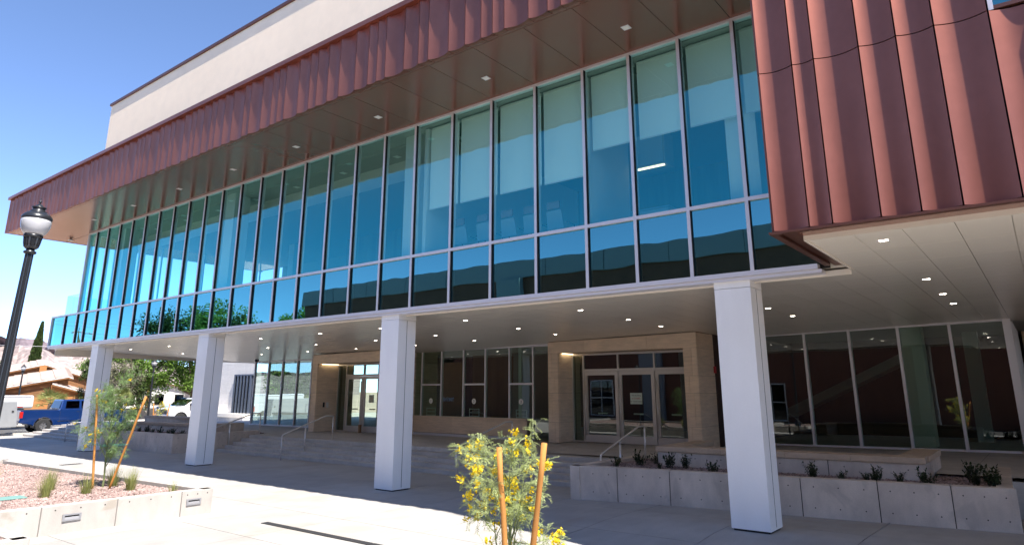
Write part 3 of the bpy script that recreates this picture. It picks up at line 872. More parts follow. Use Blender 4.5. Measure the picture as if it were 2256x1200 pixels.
# return of the lobby glazing on the right
for k in range(5):
    MB().box(-0.66, -0.58, 25.2 + k * 1.0, 25.26 + k * 1.0, 0.7, 4.45).build('mullion', M['alu'], rg)
MB().quad((-0.62, 24.4, 0.75), (-0.62, 30.0, 0.75), (-0.62, 30.0, 4.45), (-0.62, 24.4, 4.45)).build('glass_pane', M['glass_low'], rg)
ew = part('east_stone_wall', MB().box(-0.5, 4.0, 30.0, 30.3, 0.6, 4.6), M['stone_joint'])
slabwall(ew, (-0.5, 29.96), (1, 0), 4.5, [0.7, 1.5, 2.3, 2.9, 3.7, 4.5], (0, 1), M['stone'], joints=[[0, .3, .6, 1], [0, .45, 1]])

# --- west lobby glazing and white stone wall
lgx = [-35.96, -34.60, -33.26, -31.89, -30.62, -29.3, -28.0]
lg = part('west_lobby_sill', MB().box(-36.02, -27.4, 22.18, 22.34, 0.60, 0.67), M['alu'])
MB().box(-36.02, -27.4, 22.18, 22.34, 4.02, 4.09).build('head_rail', M['alu'], lg)
for x in lgx:
    MB().box(x - 0.035, x + 0.035, 22.185, 22.335, 0.67, 4.02).build('mullion', M['alu'], lg)
for a, b_ in zip(lgx[:-1], lgx[1:]):
    pane(a + 0.035, b_ - 0.035, 0.67, 4.02, 22.25, M['glass_west'], lg, 0.004)
pane(-28.0 + 0.035, -27.42, 0.67, 4.02, 22.25, M['glass_west'], lg, 0.004)
XF[0] = 1.2556
ww = part('west_stone_wall', MB().box(-41.6, -36.03, 22.30, 22.7, 0.4, 5.2), M['white_stone'])
for (xa, xb, z0, z1) in ((-41.6, -36.03, 3.42, 3.95), (-41.6, -36.03, 3.95, 4.5)):
    pass
slabwall(ww, (-41.6, 22.26), (1, 0), 5.55, [3.38, 3.95, 4.5, 5.1], (0, 1), M['white_stone'], joints=[[0, .22, .5, .8, 1], [0, .35, .68, 1]])
slabwall(ww, (-41.6, 22.26), (1, 0), 3.66, [1.2, 1.75, 2.3, 2.85, 3.38], (0, 1), M['white_stone'], joints=[[0, .3, .72, 1], [0, .5, 1]])
MB().box(-37.92, -36.05, 22.24, 22.29, 1.2, 3.36).build('window_back', M['car_glass'], ww)
M['slat'] = mat('slat_bluegrey', (0.09, 0.11, 0.15), 0.4, metal=0.4)
MB().box(-37.93, -36.04, 22.12, 22.24, 3.30, 3.38).build('window_head', M['slat'], ww)
for k in range(6):
    x = -37.9 + k * 0.33
    MB().box(x, x + 0.12, 22.10, 22.24, 1.2, 3.30).build('window_slat', M['slat'], ww)
MB().box(-37.66, -37.58, 22.18, 22.235, 1.2, 3.28).build('wood_batten', M['interior_wood'], ww)
sb = part('stone_seat_wall', MB().box(-40.5, -36.0, 21.75, 22.25, 0.0, 0.98), M['marble'])
MB().box(-40.55, -35.98, 21.70, 22.255, 0.981, 1.19).build('seat_cap', M['white_stone'], sb)

XF[0] = None
# --- ground-floor interior
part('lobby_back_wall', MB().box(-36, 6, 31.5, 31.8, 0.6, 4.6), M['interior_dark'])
part('lobby_ceiling', MB().box(-36, 6, 24.5, 31.5, 4.47, 4.60).box(-36, -8.9, 21.9, 24.5, 4.22, 4.30), M['interior_grey'])
part('ticket_room_wall', MB().box(-21.8, -16.8, 25.0, 25.15, 0.6, 4.2), M['interior_wood'])
part('ticket_room_side', MB().box(-16.9, -16.75, 22.2, 25.0, 0.6, 4.2), M['interior_white'])
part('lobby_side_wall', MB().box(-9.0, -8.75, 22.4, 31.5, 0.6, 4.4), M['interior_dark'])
part('lobby_pillar', MB().box(-3.75, -3.05, 25.6, 26.3, 0.6, 4.47), M['interior_white'])
part('lobby_pillar', MB().box(-2.2, -1.75, 29.0, 29.5, 0.6, 4.47), M['interior_grey'])
st = MB()
st.add([(-8.5, 29.2, 1.4), (-3.9, 29.2, 3.6), (-3.9, 29.2, 3.95), (-8.5, 29.2, 1.75), (-8.5, 30.6, 1.4), (-3.9, 30.6, 3.6), (-3.9, 30.6, 3.95), (-8.5, 30.6, 1.75)], [(0, 1, 2, 3), (7, 6, 5, 4), (0, 4, 5, 1), (3, 2, 6, 7), (1, 5, 6, 2), (0, 3, 7, 4)])
part('lobby_stair', st, M['interior_grey'])
part('rear_wall', MB().box(-34.3, 22, 32.5, 33, 0, 11.0).box(21.5, 22, 13, 33, 0, 11.0), M['stucco'])

# ------------------------------------------------------------------ roller shades, chairs, cabinet behind the upper glass
for i, (a, b_, zb) in enumerate([(-12.45, -11.42, 7.15), (-11.34, -10.10, 7.15), (-10.01, -8.75, 7.14), (-8.67, -7.55, 7.13), (-7.33, -6.24, 7.67), (-6.16, -5.09, 7.66), (-5.01, -3.95, 7.66), (-3.87, -2.72, 7.65)]):
    words = ['leftmost low-drawn', 'second low-drawn', 'third low-drawn', 'fourth low-drawn', 'first shorter', 'second shorter', 'third shorter', 'last shorter'][i]
    t = thing('roller_shade', words + ' pale roller shade behind the upper windows, counting from the left', 'roller shade', ((a + b_) / 2, 12.42, zb), 'roller shades behind the upper windows')
    MB().box(a, b_, 12.42, 12.425, zb, 9.44).build('fabric', M['shade'], t)
    MB().tube([(a, 12.45, 9.43), (b_, 12.45, 9.43)], 0.045, 8).build('roller', M['interior_white'], t)
    MB().box(a, b_, 12.413, 12.432, zb - 0.025, zb - 0.001).build('hem_bar', M['interior_white'], t)
M['chair'] = mat('chair_fabric', (0.36, 0.20, 0.17), 0.8)
M['chair_grey'] = mat('chair_shell', (0.45, 0.47, 0.5), 0.6)
def chair(x, y, rot, label):
    t = thing('meeting_chair', label, 'chair', (x, y, ZT - 0.12), 'chairs behind the upper windows')
    z = ZT - 0.12
    MB().box(x - 0.26, x + 0.26, y - 0.25, y + 0.25, z + 0.44, z + 0.52).build('seat', M['chair_grey'], t, bevel=0.03)
    MB().hexa([(x - 0.25, y - 0.25, z + 0.55), (x + 0.25, y - 0.25, z + 0.55), (x + 0.25, y - 0.19, z + 0.55), (x - 0.25, y - 0.19, z + 0.55), (x - 0.22, y - 0.33, z + 1.02), (x + 0.22, y - 0.33, z + 1.02), (x + 0.22, y - 0.28, z + 1.02), (x - 0.22, y - 0.28, z + 1.02)]).build('backrest', M['chair_grey'], t, bevel=0.02)
    MB().box(x - 0.19, x + 0.19, y - 0.36, y - 0.29, z + 1.05, z + 1.25).build('headrest', M['chair'], t, bevel=0.03)
    for s in (-1, 1):
        MB().tube([(x + s * 0.29, y + 0.15, z + 0.48), (x + s * 0.30, y + 0.15, z + 0.70), (x + s * 0.30, y - 0.2, z + 0.72)], 0.02, 6).build('armrest', M['gasket'], t)
    MB().tube([(x, y, z + 0.1), (x, y, z + 0.44)], 0.03, 8).build('pedestal', M['gasket'], t)
    for k in range(5):
        an = 2 * pi * k / 5
        MB().tube([(x, y, z + 0.10), (x + 0.28 * cos(an), y + 0.28 * sin(an), z + 0.05)], 0.018, 6).build('foot', M['gasket'], t)
for i, x in enumerate((-12.05, -11.25, -10.45, -9.75, -9.05)):
    chair(x, 13.5 + 0.04 * i, 0, ['leftmost', 'second', 'middle', 'fourth', 'rightmost'][i] + ' of the five meeting chairs seen through the upper glass')
cb0 = cb = thing('wall_cabinet', 'grey kitchenette wall cabinet seen through the upper glass under a shade', 'cabinet', (-6.9, 14.8, 7.6))
MB().box(-7.36, -6.5, 14.4, 14.9, 7.75, 8.6).build('carcass', M['interior_grey'], cb)
MB().box(-7.3, -6.56, 14.385, 14.4, 7.8, 8.55).build('cabinet_door', M['chair_grey'], cb)
cb = thing('base_cabinet', 'pale kitchenette base cabinet standing behind the upper glass', 'cabinet', (-6.9, 14.8, 5.73))
MB().box(-7.36, -6.4, 14.2, 14.9, 5.73, 6.58).build('carcass', M['interior_white'], cb)
MB().box(-7.37, -6.37, 14.17, 14.9, 6.581, 6.62).build('worktop', M['interior_grey'], cb)
MB().box(-7.3, -6.56, 14.45, 14.50, 7.715, 7.749).build('under_cabinet_light', M['glow'], cb0)
# ------------------------------------------------------------------ handrails
def rail_thing(label, x, pts_bottom, ext=0.3):
    """pts: three posts (y, zfoot); rail follows 0.87 above"""
    t = thing('handrail', label, 'handrail', (x, pts_bottom[0][0], pts_bottom[0][1]), 'steel stair handrails')
    h = 0.87
    r = 0.025
    (y0, z0), (y1, z1), (y2, z2) = pts_bottom
    top = [(x, y0, z0 + h - 0.06), (x, y0 + 0.02, z0 + h - 0.01), (x, y0 + 0.07, z0 + h + 0.02)]
    zt2 = z2 + h + 0.01
    top += [(x, y2 - 0.42, zt2 - 0.02), (x, y2 - 0.36, zt2), (x, y2 - 0.05, zt2), (x, y2 - 0.01, zt2 - 0.015), (x, y2, zt2 - 0.06)]
    MB().tube(top, r, 10).build('rail', M['steel'], t, smooth=True)
    MB().tube([(x, y0, z0), (x, y0, z0 + h - 0.05)], r, 10).build('post', M['steel'], t, smooth=True)
    MB().tube([(x, y2, z2), (x, y2, zt2 - 0.05)], r, 10).build('post', M['steel'], t, smooth=True)
    zm = z0 + h + 0.02 + (zt2 - 0.02 - z0 - h - 0.02) * (y1 - y0 - 0.07) / (y2 - 0.42 - y0 - 0.07)
    p = MB().tube([(x, y1, z1), (x, y1, zm - 0.12)], r * 1.15, 10).tube([(x, y1, zm - 0.12), (x, y1, zm)], r * 0.6, 8)
    p.build('post', M['steel'], t, smooth=True)
    return t
rail_thing('steel handrail on the stairs beside the white column at left', -27.72, [(15.3, 0.0), (16.2, 0.24), (17.6, 0.60)])
rail_thing('steel handrail in mid stairs just left of the tall white middle column', -22.45, [(15.2, 0.0), (16.2, 0.24), (17.45, 0.60)])
rail_thing('steel handrail on the stairs right of the middle column, behind the flowering sapling', -13.65, [(15.0, 0.0), (16.12, 0.24), (17.6, 0.60)])
rail_thing('steel handrail on the stairs at the corner of the right concrete planter', -9.02, [(15.2, 0.02), (16.2, 0.24), (17.6, 0.60)])

# ------------------------------------------------------------------ cast concrete planters
def wall_run(parent, a, b_, z0, z1, th, mat_, joints, holes=True, inward=None, zhole=None):
    """straight cast wall from a to b (plan), split in panels at fractions; thickness th to the left of a->b"""
    ax, ay = a; bx, by = b_
    L = sqrt((bx - ax) ** 2 + (by - ay) ** 2)
    ux, uy = (bx - ax) / L, (by - ay) / L
    nx_, ny_ = -uy, ux
    js = [0.0] + joints + [1.0]
    MB().obox((ax + nx_ * 0.02 + ux * 0.03, ay + ny_ * 0.02 + uy * 0.03, z0), (ux * (L - 0.06), uy * (L - 0.06), 0), (nx_ * (th - 0.04), ny_ * (th - 0.04), 0), (0, 0, z1 - z0 - 0.02)).build('wall_core', M['joint'] if mat_ is M['wallc_light'] else M['holes'], parent)
    for f0, f1 in zip(js[:-1], js[1:]):
        g0, g1 = f0 * L + (0.008 if f0 > 0 else 0), f1 * L - (0.008 if f1 < 1 else 0)
        p = MB().obox((ax + ux * g0, ay + uy * g0, z0), (ux * (g1 - g0), uy * (g1 - g0), 0), (nx_ * th, ny_ * th, 0), (0, 0, z1 - z0)).build('wall_panel', mat_, parent, bevel=0.008)
        if holes:
            hm = MB()
            for fr in (0.17, 0.5, 0.83):
                for hz in (zhole or (0.30, 0.80)):
                    s = g0 + (g1 - g0) * fr
                    hm.disc((ax + ux * s - nx_ * 0.0015, ay + uy * s - ny_ * 0.0015, z0 + (z1 - z0) * hz), (-nx_, -ny_, 0), 0.013, 8)
            hm.build('tie_hole', M['holes'], p)['kind'] = 'stuff'

M['soil'] = mat('planter_soil', (0.13, 0.085, 0.06), 0.95, noise=[(6, 0.2, None)])
M['gravel'] = leaf_mat('pink_gravel', (0.30, 0.19, 0.165), 0.5, 0.0, alt=(0.48, 0.36, 0.33))
M['cap'] = rand_mat(mat('sandstone_cap', (0.47, 0.36, 0.27), 0.75, noise=[(3, 0.08, None), (20, 0.05, None)]), 0.04)

# right planter
rpn = thing('concrete_planter', 'long grey cast concrete planter in the shade beside the right column', 'planter', (-5, 14.6, 0))
A0, A1 = (-9.04, 13.83), (-0.72, 15.27)
wall_run(rpn, A0, A1, -0.02, 0.75, 0.25, M['wallc'], [0.135, 0.275, 0.43, 0.585, 0.745, 0.885])
wall_run(rpn, (-9.04, 17.0), (-9.04, 13.835), -0.02, 0.75, 0.25, M['wallc'], [0.5])
wall_run(rpn, (-0.76, 15.30), (-0.95, 19.4), -0.02, 0.76, 0.25, M['wallc'], [0.5])
MB().prism([(-8.80, 14.1), (-1.0, 15.5), (-1.15, 19.2), (-8.80, 17.2)], 0.0, 0.66).build('soil', M['soil'], rpn)
# bench wall behind it
bn = thing('seat_wall', 'shaded concrete seat wall with sandstone cap behind the right planter', 'seat wall', (-5, 16.2, 0.6))
def bar(a, b_, w_, z0, z1, m, name, parent):
    ax, ay = a; bx, by = b_
    L = sqrt((bx - ax) ** 2 + (by - ay) ** 2); ux, uy = (bx - ax) / L, (by - ay) / L
    return MB().obox((ax, ay, z0), (ux * L, uy * L, 0), (-uy * w_, ux * w_, 0), (0, 0, z1 - z0)).build(name, m, parent, bevel=0.006)
wall_run(bn, (-7.80, 15.86), (-2.20, 16.34), 0.5, 0.985, 0.5, M['wallc'], [0.33, 0.68], zhole=(0.75,))
wall_run(bn, (-2.20, 16.36), (-2.22, 18.9), 0.5, 0.985, 0.5, M['wallc'], [0.5], zhole=(0.75,))
wall_run(bn, (-7.80, 18.3), (-7.80, 15.88), 0.5, 0.985, 0.5, M['wallc'], [0.5], zhole=(0.75,))
for f0, f1 in ((0, .28), (.28, .53), (.53, .76), (.76, 1)):
    x0, x1 = -7.83 + 5.66 * f0 + 0.003, -7.83 + 5.66 * f1 - 0.003
    bar((x0, 15.80 + 0.48 * f0), (x1, 15.80 + 0.48 * f1), 0.55, 0.99, 1.11, M['cap'], 'cap_stone', bn)
bar((-2.17, 16.84), (-2.19, 18.9), 0.55, 0.99, 1.11, M['cap'], 'cap_stone', bn)
bar((-7.83, 18.3), (-7.83, 16.36), 0.5, 0.99, 1.11, M['cap'], 'cap_stone', bn)

# left planter and its seat wall
lpn = thing('concrete_planter', 'grey cast concrete planter between the second column and the far left stairs', 'planter', (-32, 15, 0))
wall_run(lpn, (-36.2, 13.55), (-28.07, 13.98), -0.02, 0.74, 0.25, M['wallc'], [0.2, 0.4, 0.61, 0.74, 0.87])
wall_run(lpn, (-28.07, 14.0), (-27.95, 17.75), -0.02, 0.74, 0.25, M['wallc'], [0.3, 0.62])
wall_run(lpn, (-36.2, 18.2), (-36.2, 13.58), -0.02, 0.74, 0.25, M['wallc'], [0.5])
MB().prism([(-35.95, 13.85), (-28.3, 14.2), (-28.3, 18.2), (-35.95, 18.2)], 0.0, 0.60).build('soil', M['soil'], lpn)
bl = thing('seat_wall', 'shaded concrete seat wall with stone cap behind the far left planter', 'seat wall', (-32, 16, 0.6))
wall_run(bl, (-35.4, 15.6), (-29.9, 16.0), 0.5, 0.88, 0.5, M['wallc'], [0.3, 0.65], zhole=(0.7,))
wall_run(bl, (-29.9, 16.02), (-29.95, 18.2), 0.5, 1.0, 0.5, M['wallc'], [], zhole=(0.7,))
bar((-35.45, 15.55), (-32.6, 15.75), 0.56, 0.885, 1.0, M['cap'], 'cap_stone', bl)
bar((-32.59, 15.75), (-29.93, 15.95), 0.56, 0.885, 1.0, M['cap'], 'cap_stone', bl)
b2 = thing('seat_wall', 'dark brown capped seat wall furthest back near the white pickup', 'seat wall', (-36, 18.5, 0.6))
bar((-39.5, 18.0), (-34.0, 18.4), 0.5, 0.6, 1.0, M['wallc'], 'wall_panel', b2)
bar((-39.55, 17.96), (-33.95, 18.38), 0.58, 1.003, 1.12, M['cap'], 'cap_stone', b2)

# second stair further west
s2 = thing('side_stairs', 'six-step concrete stairs at far left beside the blue pickup', 'stairs', (-42, 15, 0))
for k in range(6):
    MB().box(-45.7 + 0.28 * k, -36.4, 14.3 + 0.36 * k, 14.3 + 0.36 * k + (0.38 if k < 5 else 2.2), 0.12 * k - 0.02, 0.12 * (k + 1)).build('step', M['step'], s2, bevel=0.012)
rail_thing('thin steel handrail on the far left stairs', -38.9, [(14.0, 0.0), (15.0, 0.24), (16.6, 0.72)])

# front-left planter with gravel
fpn = thing('concrete_planter', 'pale sunlit concrete planter with pink gravel and grasses at lower left', 'planter', (-16, 5, 0))
ZPF = 0.47
wall_run(fpn, (-14.05, 1.6), (-13.95, 7.9), -0.02, ZPF, 0.22, M['wallc_light'], [0.32, 0.515, 0.71, 0.90], zhole=(0.85,))
wall_run(fpn, (-13.97, 7.92), (-24.5, 7.42), -0.02, ZPF, 0.22, M['wallc_light'], [0.25, 0.5, 0.75], zhole=(0.8,))
wall_run(fpn, (-24.5, 7.40), (-24.5, 1.6), -0.02, ZPF, 0.22, M['wallc_light'], [0.5], holes=False)
wall_run(fpn, (-24.48, 1.6), (-14.07, 1.6), -0.02, ZPF, 0.22, M['wallc_light'], [0.5], holes=False)
MB().prism([(-24.25, 1.85), (-14.28, 1.85), (-14.18, 7.68), (-24.25, 7.18)], 0.0, 0.385).build('soil', M['soil'], fpn)
M['louvre'] = mat('step_light_grey', (0.33, 0.33, 0.35), 0.45, metal=0.4)
for y in (5.33, 7.52):
    xf = -14.05 + 0.1 * (y - 1.6) / 6.3
    l = MB().box(xf + 0.001, xf + 0.022, y - 0.15, y + 0.15, 0.20, 0.225).box(xf + 0.001, xf + 0.022, y - 0.15, y + 0.15, 0.29, 0.315).box(xf + 0.001, xf + 0.022, y - 0.15, y - 0.115, 0.225, 0.29).box(xf + 0.001, xf + 0.022, y + 0.115, y + 0.15, 0.225, 0.29)
    lo = l.build('step_light', M['louvre'], fpn)
    MB().hexa([(xf + 0.001, y - 0.115, 0.225), (xf + 0.02, y - 0.115, 0.225), (xf + 0.02, y + 0.115, 0.225), (xf + 0.001, y + 0.115, 0.225), (xf + 0.001, y - 0.115, 0.265), (xf + 0.006, y - 0.115, 0.265), (xf + 0.006, y + 0.115, 0.265), (xf + 0.001, y + 0.115, 0.265)]).build('louvre_blade', M['louvre'], lo)
    MB().box(xf + 0.0015, xf + 0.004, y - 0.115, y + 0.115, 0.266, 0.29).build('louvre_slot', M['dark'], lo)
M['valve'] = mat('valve_lid_green', (0.16, 0.30, 0.27), 0.6)
vl = MB().box(-16.35, -15.95, 4.75, 5.25, 0.40, 0.425).build('valve_box', M['valve'], None, bevel=0.01)
tag(vl, 'green plastic valve box lid lying in the pink gravel', 'valve box')
# low planter corner just entering at bottom left
cpn = thing('concrete_planter', 'corner of a second pale planter cut off at the bottom left', 'planter', (-13, 2.5, 0))
wall_run(cpn, (-11.9, -1.0), (-11.9, 4.02), -0.02, 0.36, 0.22, M['wallc_light'], [0.5], holes=False)
wall_run(cpn, (-11.92, 4.04), (-13.9, 4.04), -0.02, 0.36, 0.22, M['wallc_light'], [], holes=False)
MB().box(-13.8, -12.12, -1.0, 3.82, 0.0, 0.325).build('soil', M['soil'], cpn)

def gravel(poly, z, n, seed, s0=0.012, s1=0.03):
    r = random.Random(seed)
    m = MB()
    xs_ = [p[0] for p in poly]; ys_ = [p[1] for p in poly]
    def inside(x, y):
        c = False
        for i in range(len(poly)):
            x1, y1 = poly[i]; x2, y2 = poly[i - 1]
            if (y1 > y) != (y2 > y) and x < (x2 - x1) * (y - y1) / (y2 - y1) + x1: c = not c
        return c
    k = 0
    while k < n:
        x, y = r.uniform(min(xs_), max(xs_)), r.uniform(min(ys_), max(ys_))
        if not inside(x, y): continue
        s = r.uniform(s0, s1)
        a = r.uniform(0, 2 * pi)
        vs = []
        for q in range(4):
            th = a + q * pi / 2 + r.uniform(-0.4, 0.4)
            vs.append((x + s * cos(th) * r.uniform(0.7, 1.2), y + s * sin(th) * r.uniform(0.7, 1.2), z + r.uniform(-0.004, 0.012)))
        vs.append((x + r.uniform(-0.3, 0.3) * s, y + r.uniform(-0.3, 0.3) * s, z + s * r.uniform(0.5, 1.1)))
        m.add(vs, [(0, 1, 4), (1, 2, 4), (2, 3, 4), (3, 0, 4)])
        k += 1
    return m
tag(gravel([(-24.2, 2.9), (-14.28, 2.9), (-14.18, 7.66), (-24.2, 7.15)], 0.388, 42000, 1, 0.014, 0.034).build('gravel', M['gravel']), 'pink crushed gravel filling the sunlit planter', 'gravel', kind='stuff')
tag(gravel([(-8.78, 14.1), (-1.0, 15.5), (-1.15, 19.1), (-8.78, 17.2)], 0.662, 14000, 2, 0.014, 0.03).build('gravel', M['gravel']), 'pink crushed gravel filling the shaded right planter', 'gravel', kind='stuff')
tag(gravel([(-35.9, 13.85), (-28.3, 14.2), (-28.3, 18.1), (-35.9, 18.1)], 0.602, 5000, 3, 0.02, 0.04).build('gravel', M['gravel']), 'pinkish gravel in the far left shaded planter', 'gravel', kind='stuff')

tag(gravel([(-13.8, 0.5), (-12.14, 0.5), (-12.14, 3.8), (-13.8, 3.8)], 0.328, 4000, 4, 0.014, 0.032).build('gravel', M['gravel']), 'pink gravel in the cut-off planter corner at bottom left', 'gravel', kind='stuff')
# ------------------------------------------------------------------ plants
M['grass'] = leaf_mat('bunch_grass', (0.22, 0.30, 0.075), 0.4, 0.35, alt=(0.50, 0.50, 0.19))
M['shrub'] = leaf_mat('dark_shrub', (0.035, 0.055, 0.022), 0.45, 0.2)
M['feather'] = leaf_mat('feathery_leaf', (0.30, 0.38, 0.14), 0.3, 0.4, alt=(0.58, 0.66, 0.30))
M['feather2'] = leaf_mat('feathery_leaf_dark', (0.19, 0.32, 0.12), 0.4, 0.45, alt=(0.36, 0.52, 0.22))
M['flower'] = leaf_mat('yellow_flower', (0.85, 0.60, 0.015), 0.1, 0.3, alt=(0.92, 0.74, 0.04))
M['stem'] = mat('green_stem', (0.17, 0.20, 0.085), 0.7, noise=[(12, 0.2, None)])
M['stem_dark'] = mat('dark_stem', (0.07, 0.065, 0.04), 0.8)
M['stake'] = mat('treated_stake', (0.46, 0.20, 0.045), 0.75, noise=[(3, 0.18, (1, 1, 0.35)), (25, 0.18, (1, 1, 0.12))])
M['tie'] = mat('green_tie_wire', (0.05, 0.32, 0.26), 0.5)

def blade(m, p, d, L, w_, droop, r):
    p = Vector(p); d = Vector(d).normalized()
    s = d.cross(Vector((0, 0, 1)))
    if s.length < 1e-4: s = Vector((1, 0, 0))
    s.normalize()
    q = p; pts = []
    for i in range(4):
        t = i / 3
        pts.append((q - s * w_ * (1 - t) * 0.5, q + s * w_ * (1 - t) * 0.5 + s * 0.0004))
        d2 = (d + Vector((0, 0, -droop * t))).normalized()
        q = q + d2 * L / 3
    vs = [v for pr in pts for v in pr]
    m.add(vs, [(0, 1, 3, 2), (2, 3, 5, 4), (4, 5, 7, 6)])

def grass_tuft(x, y, z, h, n, seed, label):
    r = random.Random(seed)
    m = MB()
    for i in range(n):
        a = r.uniform(0, 2 * pi); t = abs(r.gauss(0, 0.33))
        d = (cos(a) * t, sin(a) * t, 1)
        rr = r.uniform(0, 0.10)
        blade(m, (x + rr * cos(a), y + rr * sin(a), z), d, h * r.uniform(0.45, 1.1), 0.007, r.uniform(0.1, 0.8), r)
    o = m.build('grass_tuft', M['grass'])
    return tag(o, label, 'grass', 'bunch grasses in the sunlit planter')
tufts = [
    (-16.50, 7.02, 0.52, 260, 'green grass tuft growing at the foot of the staked left sapling'),
    (-15.55, 6.98, 0.50, 300, 'bushy grass tuft just right of the staked left sapling'),
    (-15.75, 6.20, 0.42, 220, 'grass tuft in front of the staked left sapling by the wall'),
    (-16.95, 5.95, 0.50, 240, 'taller grass tuft left of the staked sapling, behind another tuft'),
    (-15.85, 5.50, 0.46, 260, 'grass tuft near the wall right of the green valve lid'),
    (-18.6, 5.35, 0.55, 280, 'grass tuft at the left picture edge behind the valve lid'),
    (-16.4, 4.55, 0.42, 200, 'grass tuft at the left picture edge in front of the valve lid'),
    (-14.65, 7.42, 0.26, 80, 'smallest sparse grass tuft near the planter point'),
]
for i, (x, y, h, n, lb) in enumerate(tufts):
    grass_tuft(x, y, 0.385, h, n, 50 + i, lb)

grass_tuft(-12.6, 3.3, 0.325, 0.35, 160, 71, 'green tuft in the cut-off planter corner at bottom left')
def leaf_quad(m, c, d, up, L, w_):
    d = d.normalized(); s = d.cross(up)
    if s.length < 1e-4: s = d.orthogonal()
    s.normalize()
    m.add([c, c + d * L * 0.5 + s * w_ * 0.5, c + d * L, c + d * L * 0.5 - s * w_ * 0.5], [(0, 1, 2, 3)])

def rnd_dir(r):
    z = r.uniform(-1, 1); a = r.uniform(0, 2 * pi); q = sqrt(1 - z * z)
    return Vector((q * cos(a), q * sin(a), z))

def small_shrub(seed, s):
    r = random.Random(seed)
    m = MB(); st = MB()
    for k in range(16):
        a = r.uniform(0, 2 * pi); lean = r.uniform(0.1, 0.7)
        d = Vector((cos(a) * lean, sin(a) * lean, 1)).normalized()
        L = s * r.uniform(0.5, 1.0)
        p0 = Vector((r.uniform(-.05, .05), r.uniform(-.05, .05), 0)); p1 = p0 + d * L
        st.tube([p0, p1], [0.005, 0.002], 4)
        for j in range(16):
            t = r.uniform(0.2, 1.0)
            leaf_quad(m, p0 + d * L * t, (rnd_dir(r) + d * 0.5), Vector((0, 0, 1)), 0.055 * r.uniform(.7, 1.2), 0.028)
    return m, st
shr_proto = []
for k in range(4):
    m, st = small_shrub(200 + k, 0.30)
    a = bpy.data.meshes.new('foliage'); a.from_pydata([tuple(v) for v in m.v], [], m.f); a.materials.append(M['shrub'])
    b_ = bpy.data.meshes.new('stems'); b_.from_pydata([tuple(v) for v in st.v], [], st.f); b_.materials.append(M['stem_dark'])
    shr_proto.append((a, b_))
rs = random.Random(11)
def put_shrub(x, y, z, sc, label, group):
    t = thing('small_shrub', label, 'shrub', (x, y, z), group)
    t.scale = (sc, sc, sc); t.rotation_euler = (0, 0, rs.uniform(0, 6.28))
    a, b_ = rs.choice(shr_proto)
    for nm, me in (('foliage', a), ('stems', b_)):
        o = bpy.data.objects.new(nm, me); COL.objects.link(o); o.parent = t
pos = [(-8.35, 14.75, 1.0), (-8.1, 15.45, 1.35), (-7.95, 16.1, 1.0), (-7.35, 15.0, 0.7), (-7.3, 15.45, 1.3), (-6.95, 15.55, 1.1), (-6.1, 15.0, 1.0), (-5.05, 15.15, 1.15), (-4.1, 15.3, 1.2), (-3.55, 15.35, 0.8), (-2.95, 15.4, 1.15), (-2.55, 15.5, 0.9), (-2.1, 15.45, 1.25), (-1.45, 16.7, 1.5), (-1.35, 16.0, 0.8), (-1.15, 16.35, 1.0), (-1.05, 15.75, 1.5), (-3.1, 15.3, .8)]
plc = ['leftmost, at the planter corner', 'tall, second from the planter corner', 'set back against the stairs', 'tiny, low by the wall top', 'bushy, in front of the seat-wall corner', 'beside the left end of the seat wall', 'left of the right-hand column, third from it', 'left of the right-hand column, second from it', 'hidden partly by the right-hand column', 'just right of the right-hand column', 'third right of the right-hand column', 'low one, middle of the right run', 'in front of the seat-wall right end', 'large, beyond the seat-wall end', 'low, between the two large right ones', 'medium, between the two large right ones', 'large, nearest the right planter end', 'small, right of the right-hand column']
for (x, y, s), w_ in zip(pos, plc):
    put_shrub(x, y, 0.66, s, 'dark shrub in the shaded right planter, ' + w_, 'small shrubs in the right planter')
for i in range(11):
    put_shrub(-34.8 + i * 0.58, 14.45 + 0.05 * (i % 3) + i * 0.03, 0.60, 0.9 + 0.3 * (i % 2), ['first', 'second', 'third', 'fourth', 'fifth', 'sixth', 'seventh', 'eighth', 'ninth', 'tenth', 'last'][i] + ' small dark shrub from the left in the far left shaded planter', 'small shrubs in the far left planter')

